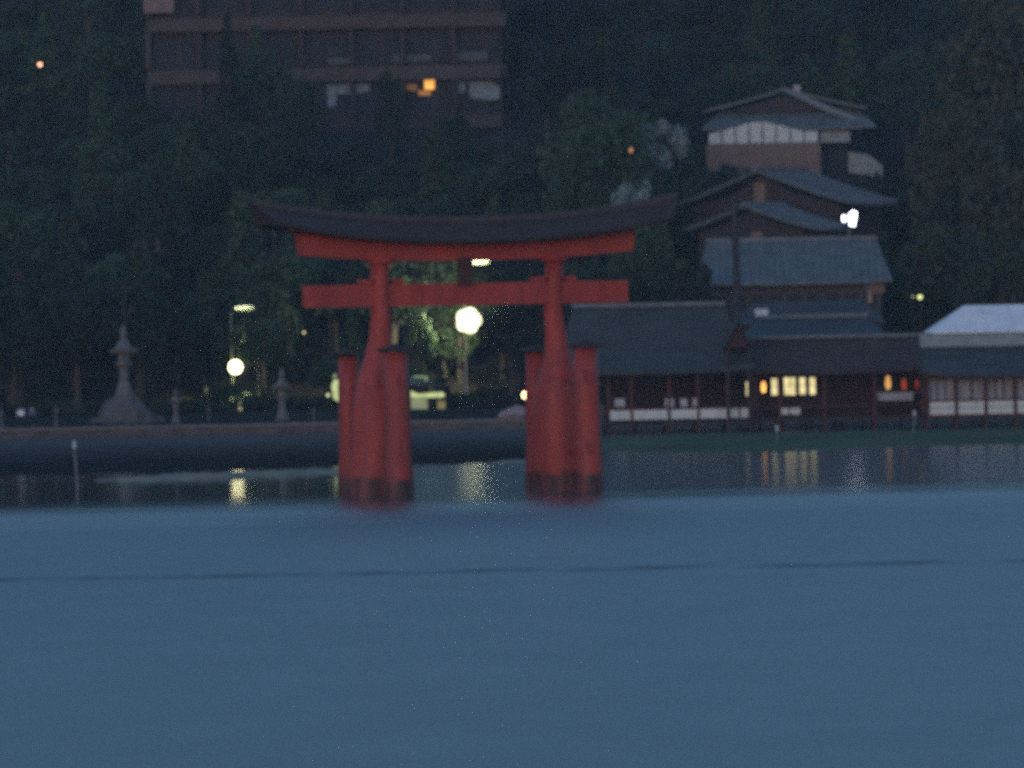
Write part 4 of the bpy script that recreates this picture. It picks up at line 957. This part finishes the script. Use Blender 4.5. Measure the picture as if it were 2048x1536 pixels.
for r, (Y, step) in enumerate(rows):
    px = -150 + rnd.uniform(0, step)
    while px < 2230:
        y = Y + rnd.uniform(-5, 5); x = PX(px, 500, y)
        s = rnd.uniform(.72, 1.15); key = ('cone', rnd.randrange(2)) if rnd.random() < .28 else ('round', rnd.randrange(4))
        H, R = PROT[key][2:]; H *= s
        for attempt in range(4):
            zb = terrain_z(x, y); k = FPX / y
            y_top = 640 - (zb + H - CAM_H) * k - (px - 1024) * math.sin(ROLL); w_ = R * s * 1.1 * k
            if not blocks(px - w_, px + w_, y_top, y): break
            s *= .62; H *= .62
        else:
            px += step * rnd.uniform(.5, 1.0); continue
        if px > 1130 and Y < 668: px += step; continue
        m = LEAF1 if rnd.random() < .72 else LEAF2
        if key[0] == 'cone': lab, grp = 'dark pointed evergreen among the hillside trees behind the gate', 'pointed evergreens on the hillside'
        elif Y < 675: lab, grp = 'dark round crowned tree in the row just behind the shore path', 'dark trees behind the shore path'
        elif m is LEAF1: lab, grp = 'dark round crowned tree massed on the wooded hillside', 'dark hillside trees'
        else: lab, grp = 'slightly greener round tree scattered over the wooded hillside', 'greener hillside trees'
        tree(key, x, y, zb, s, m, lab, group=grp, sz=rnd.uniform(.9, 1.15)); count += 1
        px += step * rnd.uniform(.95, 1.6)
print('trees', count)
# undergrowth
def undergrowth():
    rn = np.random.RandomState(4); cl = []
    for i in range(900):
        y = rn.uniform(668, 940); x = rn.uniform(-75, 75) * y / 650
        cl.append((x, y, terrain_z(x, y) + .5, rn.uniform(.9, 2.0)))
    for i in range(240):
        y = rn.uniform(650, 668); x = rn.uniform(-70, 2)
        cl.append((x, y, 2.4, rn.uniform(.5, 1.0)))
    v, n = leaf_cloud(rn, cl, 40, .45)
    me = bpy.data.meshes.new('undergrowth'); me.vertices.add(len(v)); me.vertices.foreach_set('co', v.ravel()); me.loops.add(n * 4); me.polygons.add(n)
    me.loops.foreach_set('vertex_index', np.arange(n * 4)); me.polygons.foreach_set('loop_start', np.arange(n) * 4); me.update(); me.validate()
    tag(link('undergrowth', me, LEAF1), kind='stuff')
undergrowth()

# ------------------------------------------------------------------ haze
hz = MB().box(-2900, 2900, -200, 2900, -2.5, 260)
hm = bpy.data.materials.new('haze_air'); hm.use_nodes = True; n = hm.node_tree; n.nodes.clear()
pv = n.nodes.new('ShaderNodeVolumePrincipled'); pv.inputs['Color'].default_value = (0.88, 0.95, 0.95, 1); pv.inputs['Density'].default_value = 0.000115; pv.inputs['Anisotropy'].default_value = 0.3
mo = n.nodes.new('ShaderNodeOutputMaterial'); n.links.new(pv.outputs[0], mo.inputs['Volume'])
hm.cycles.homogeneous_volume = True if hasattr(hm.cycles, 'homogeneous_volume') else None
tag(link('haze', hz.mesh('haze'), hm), kind='stuff')
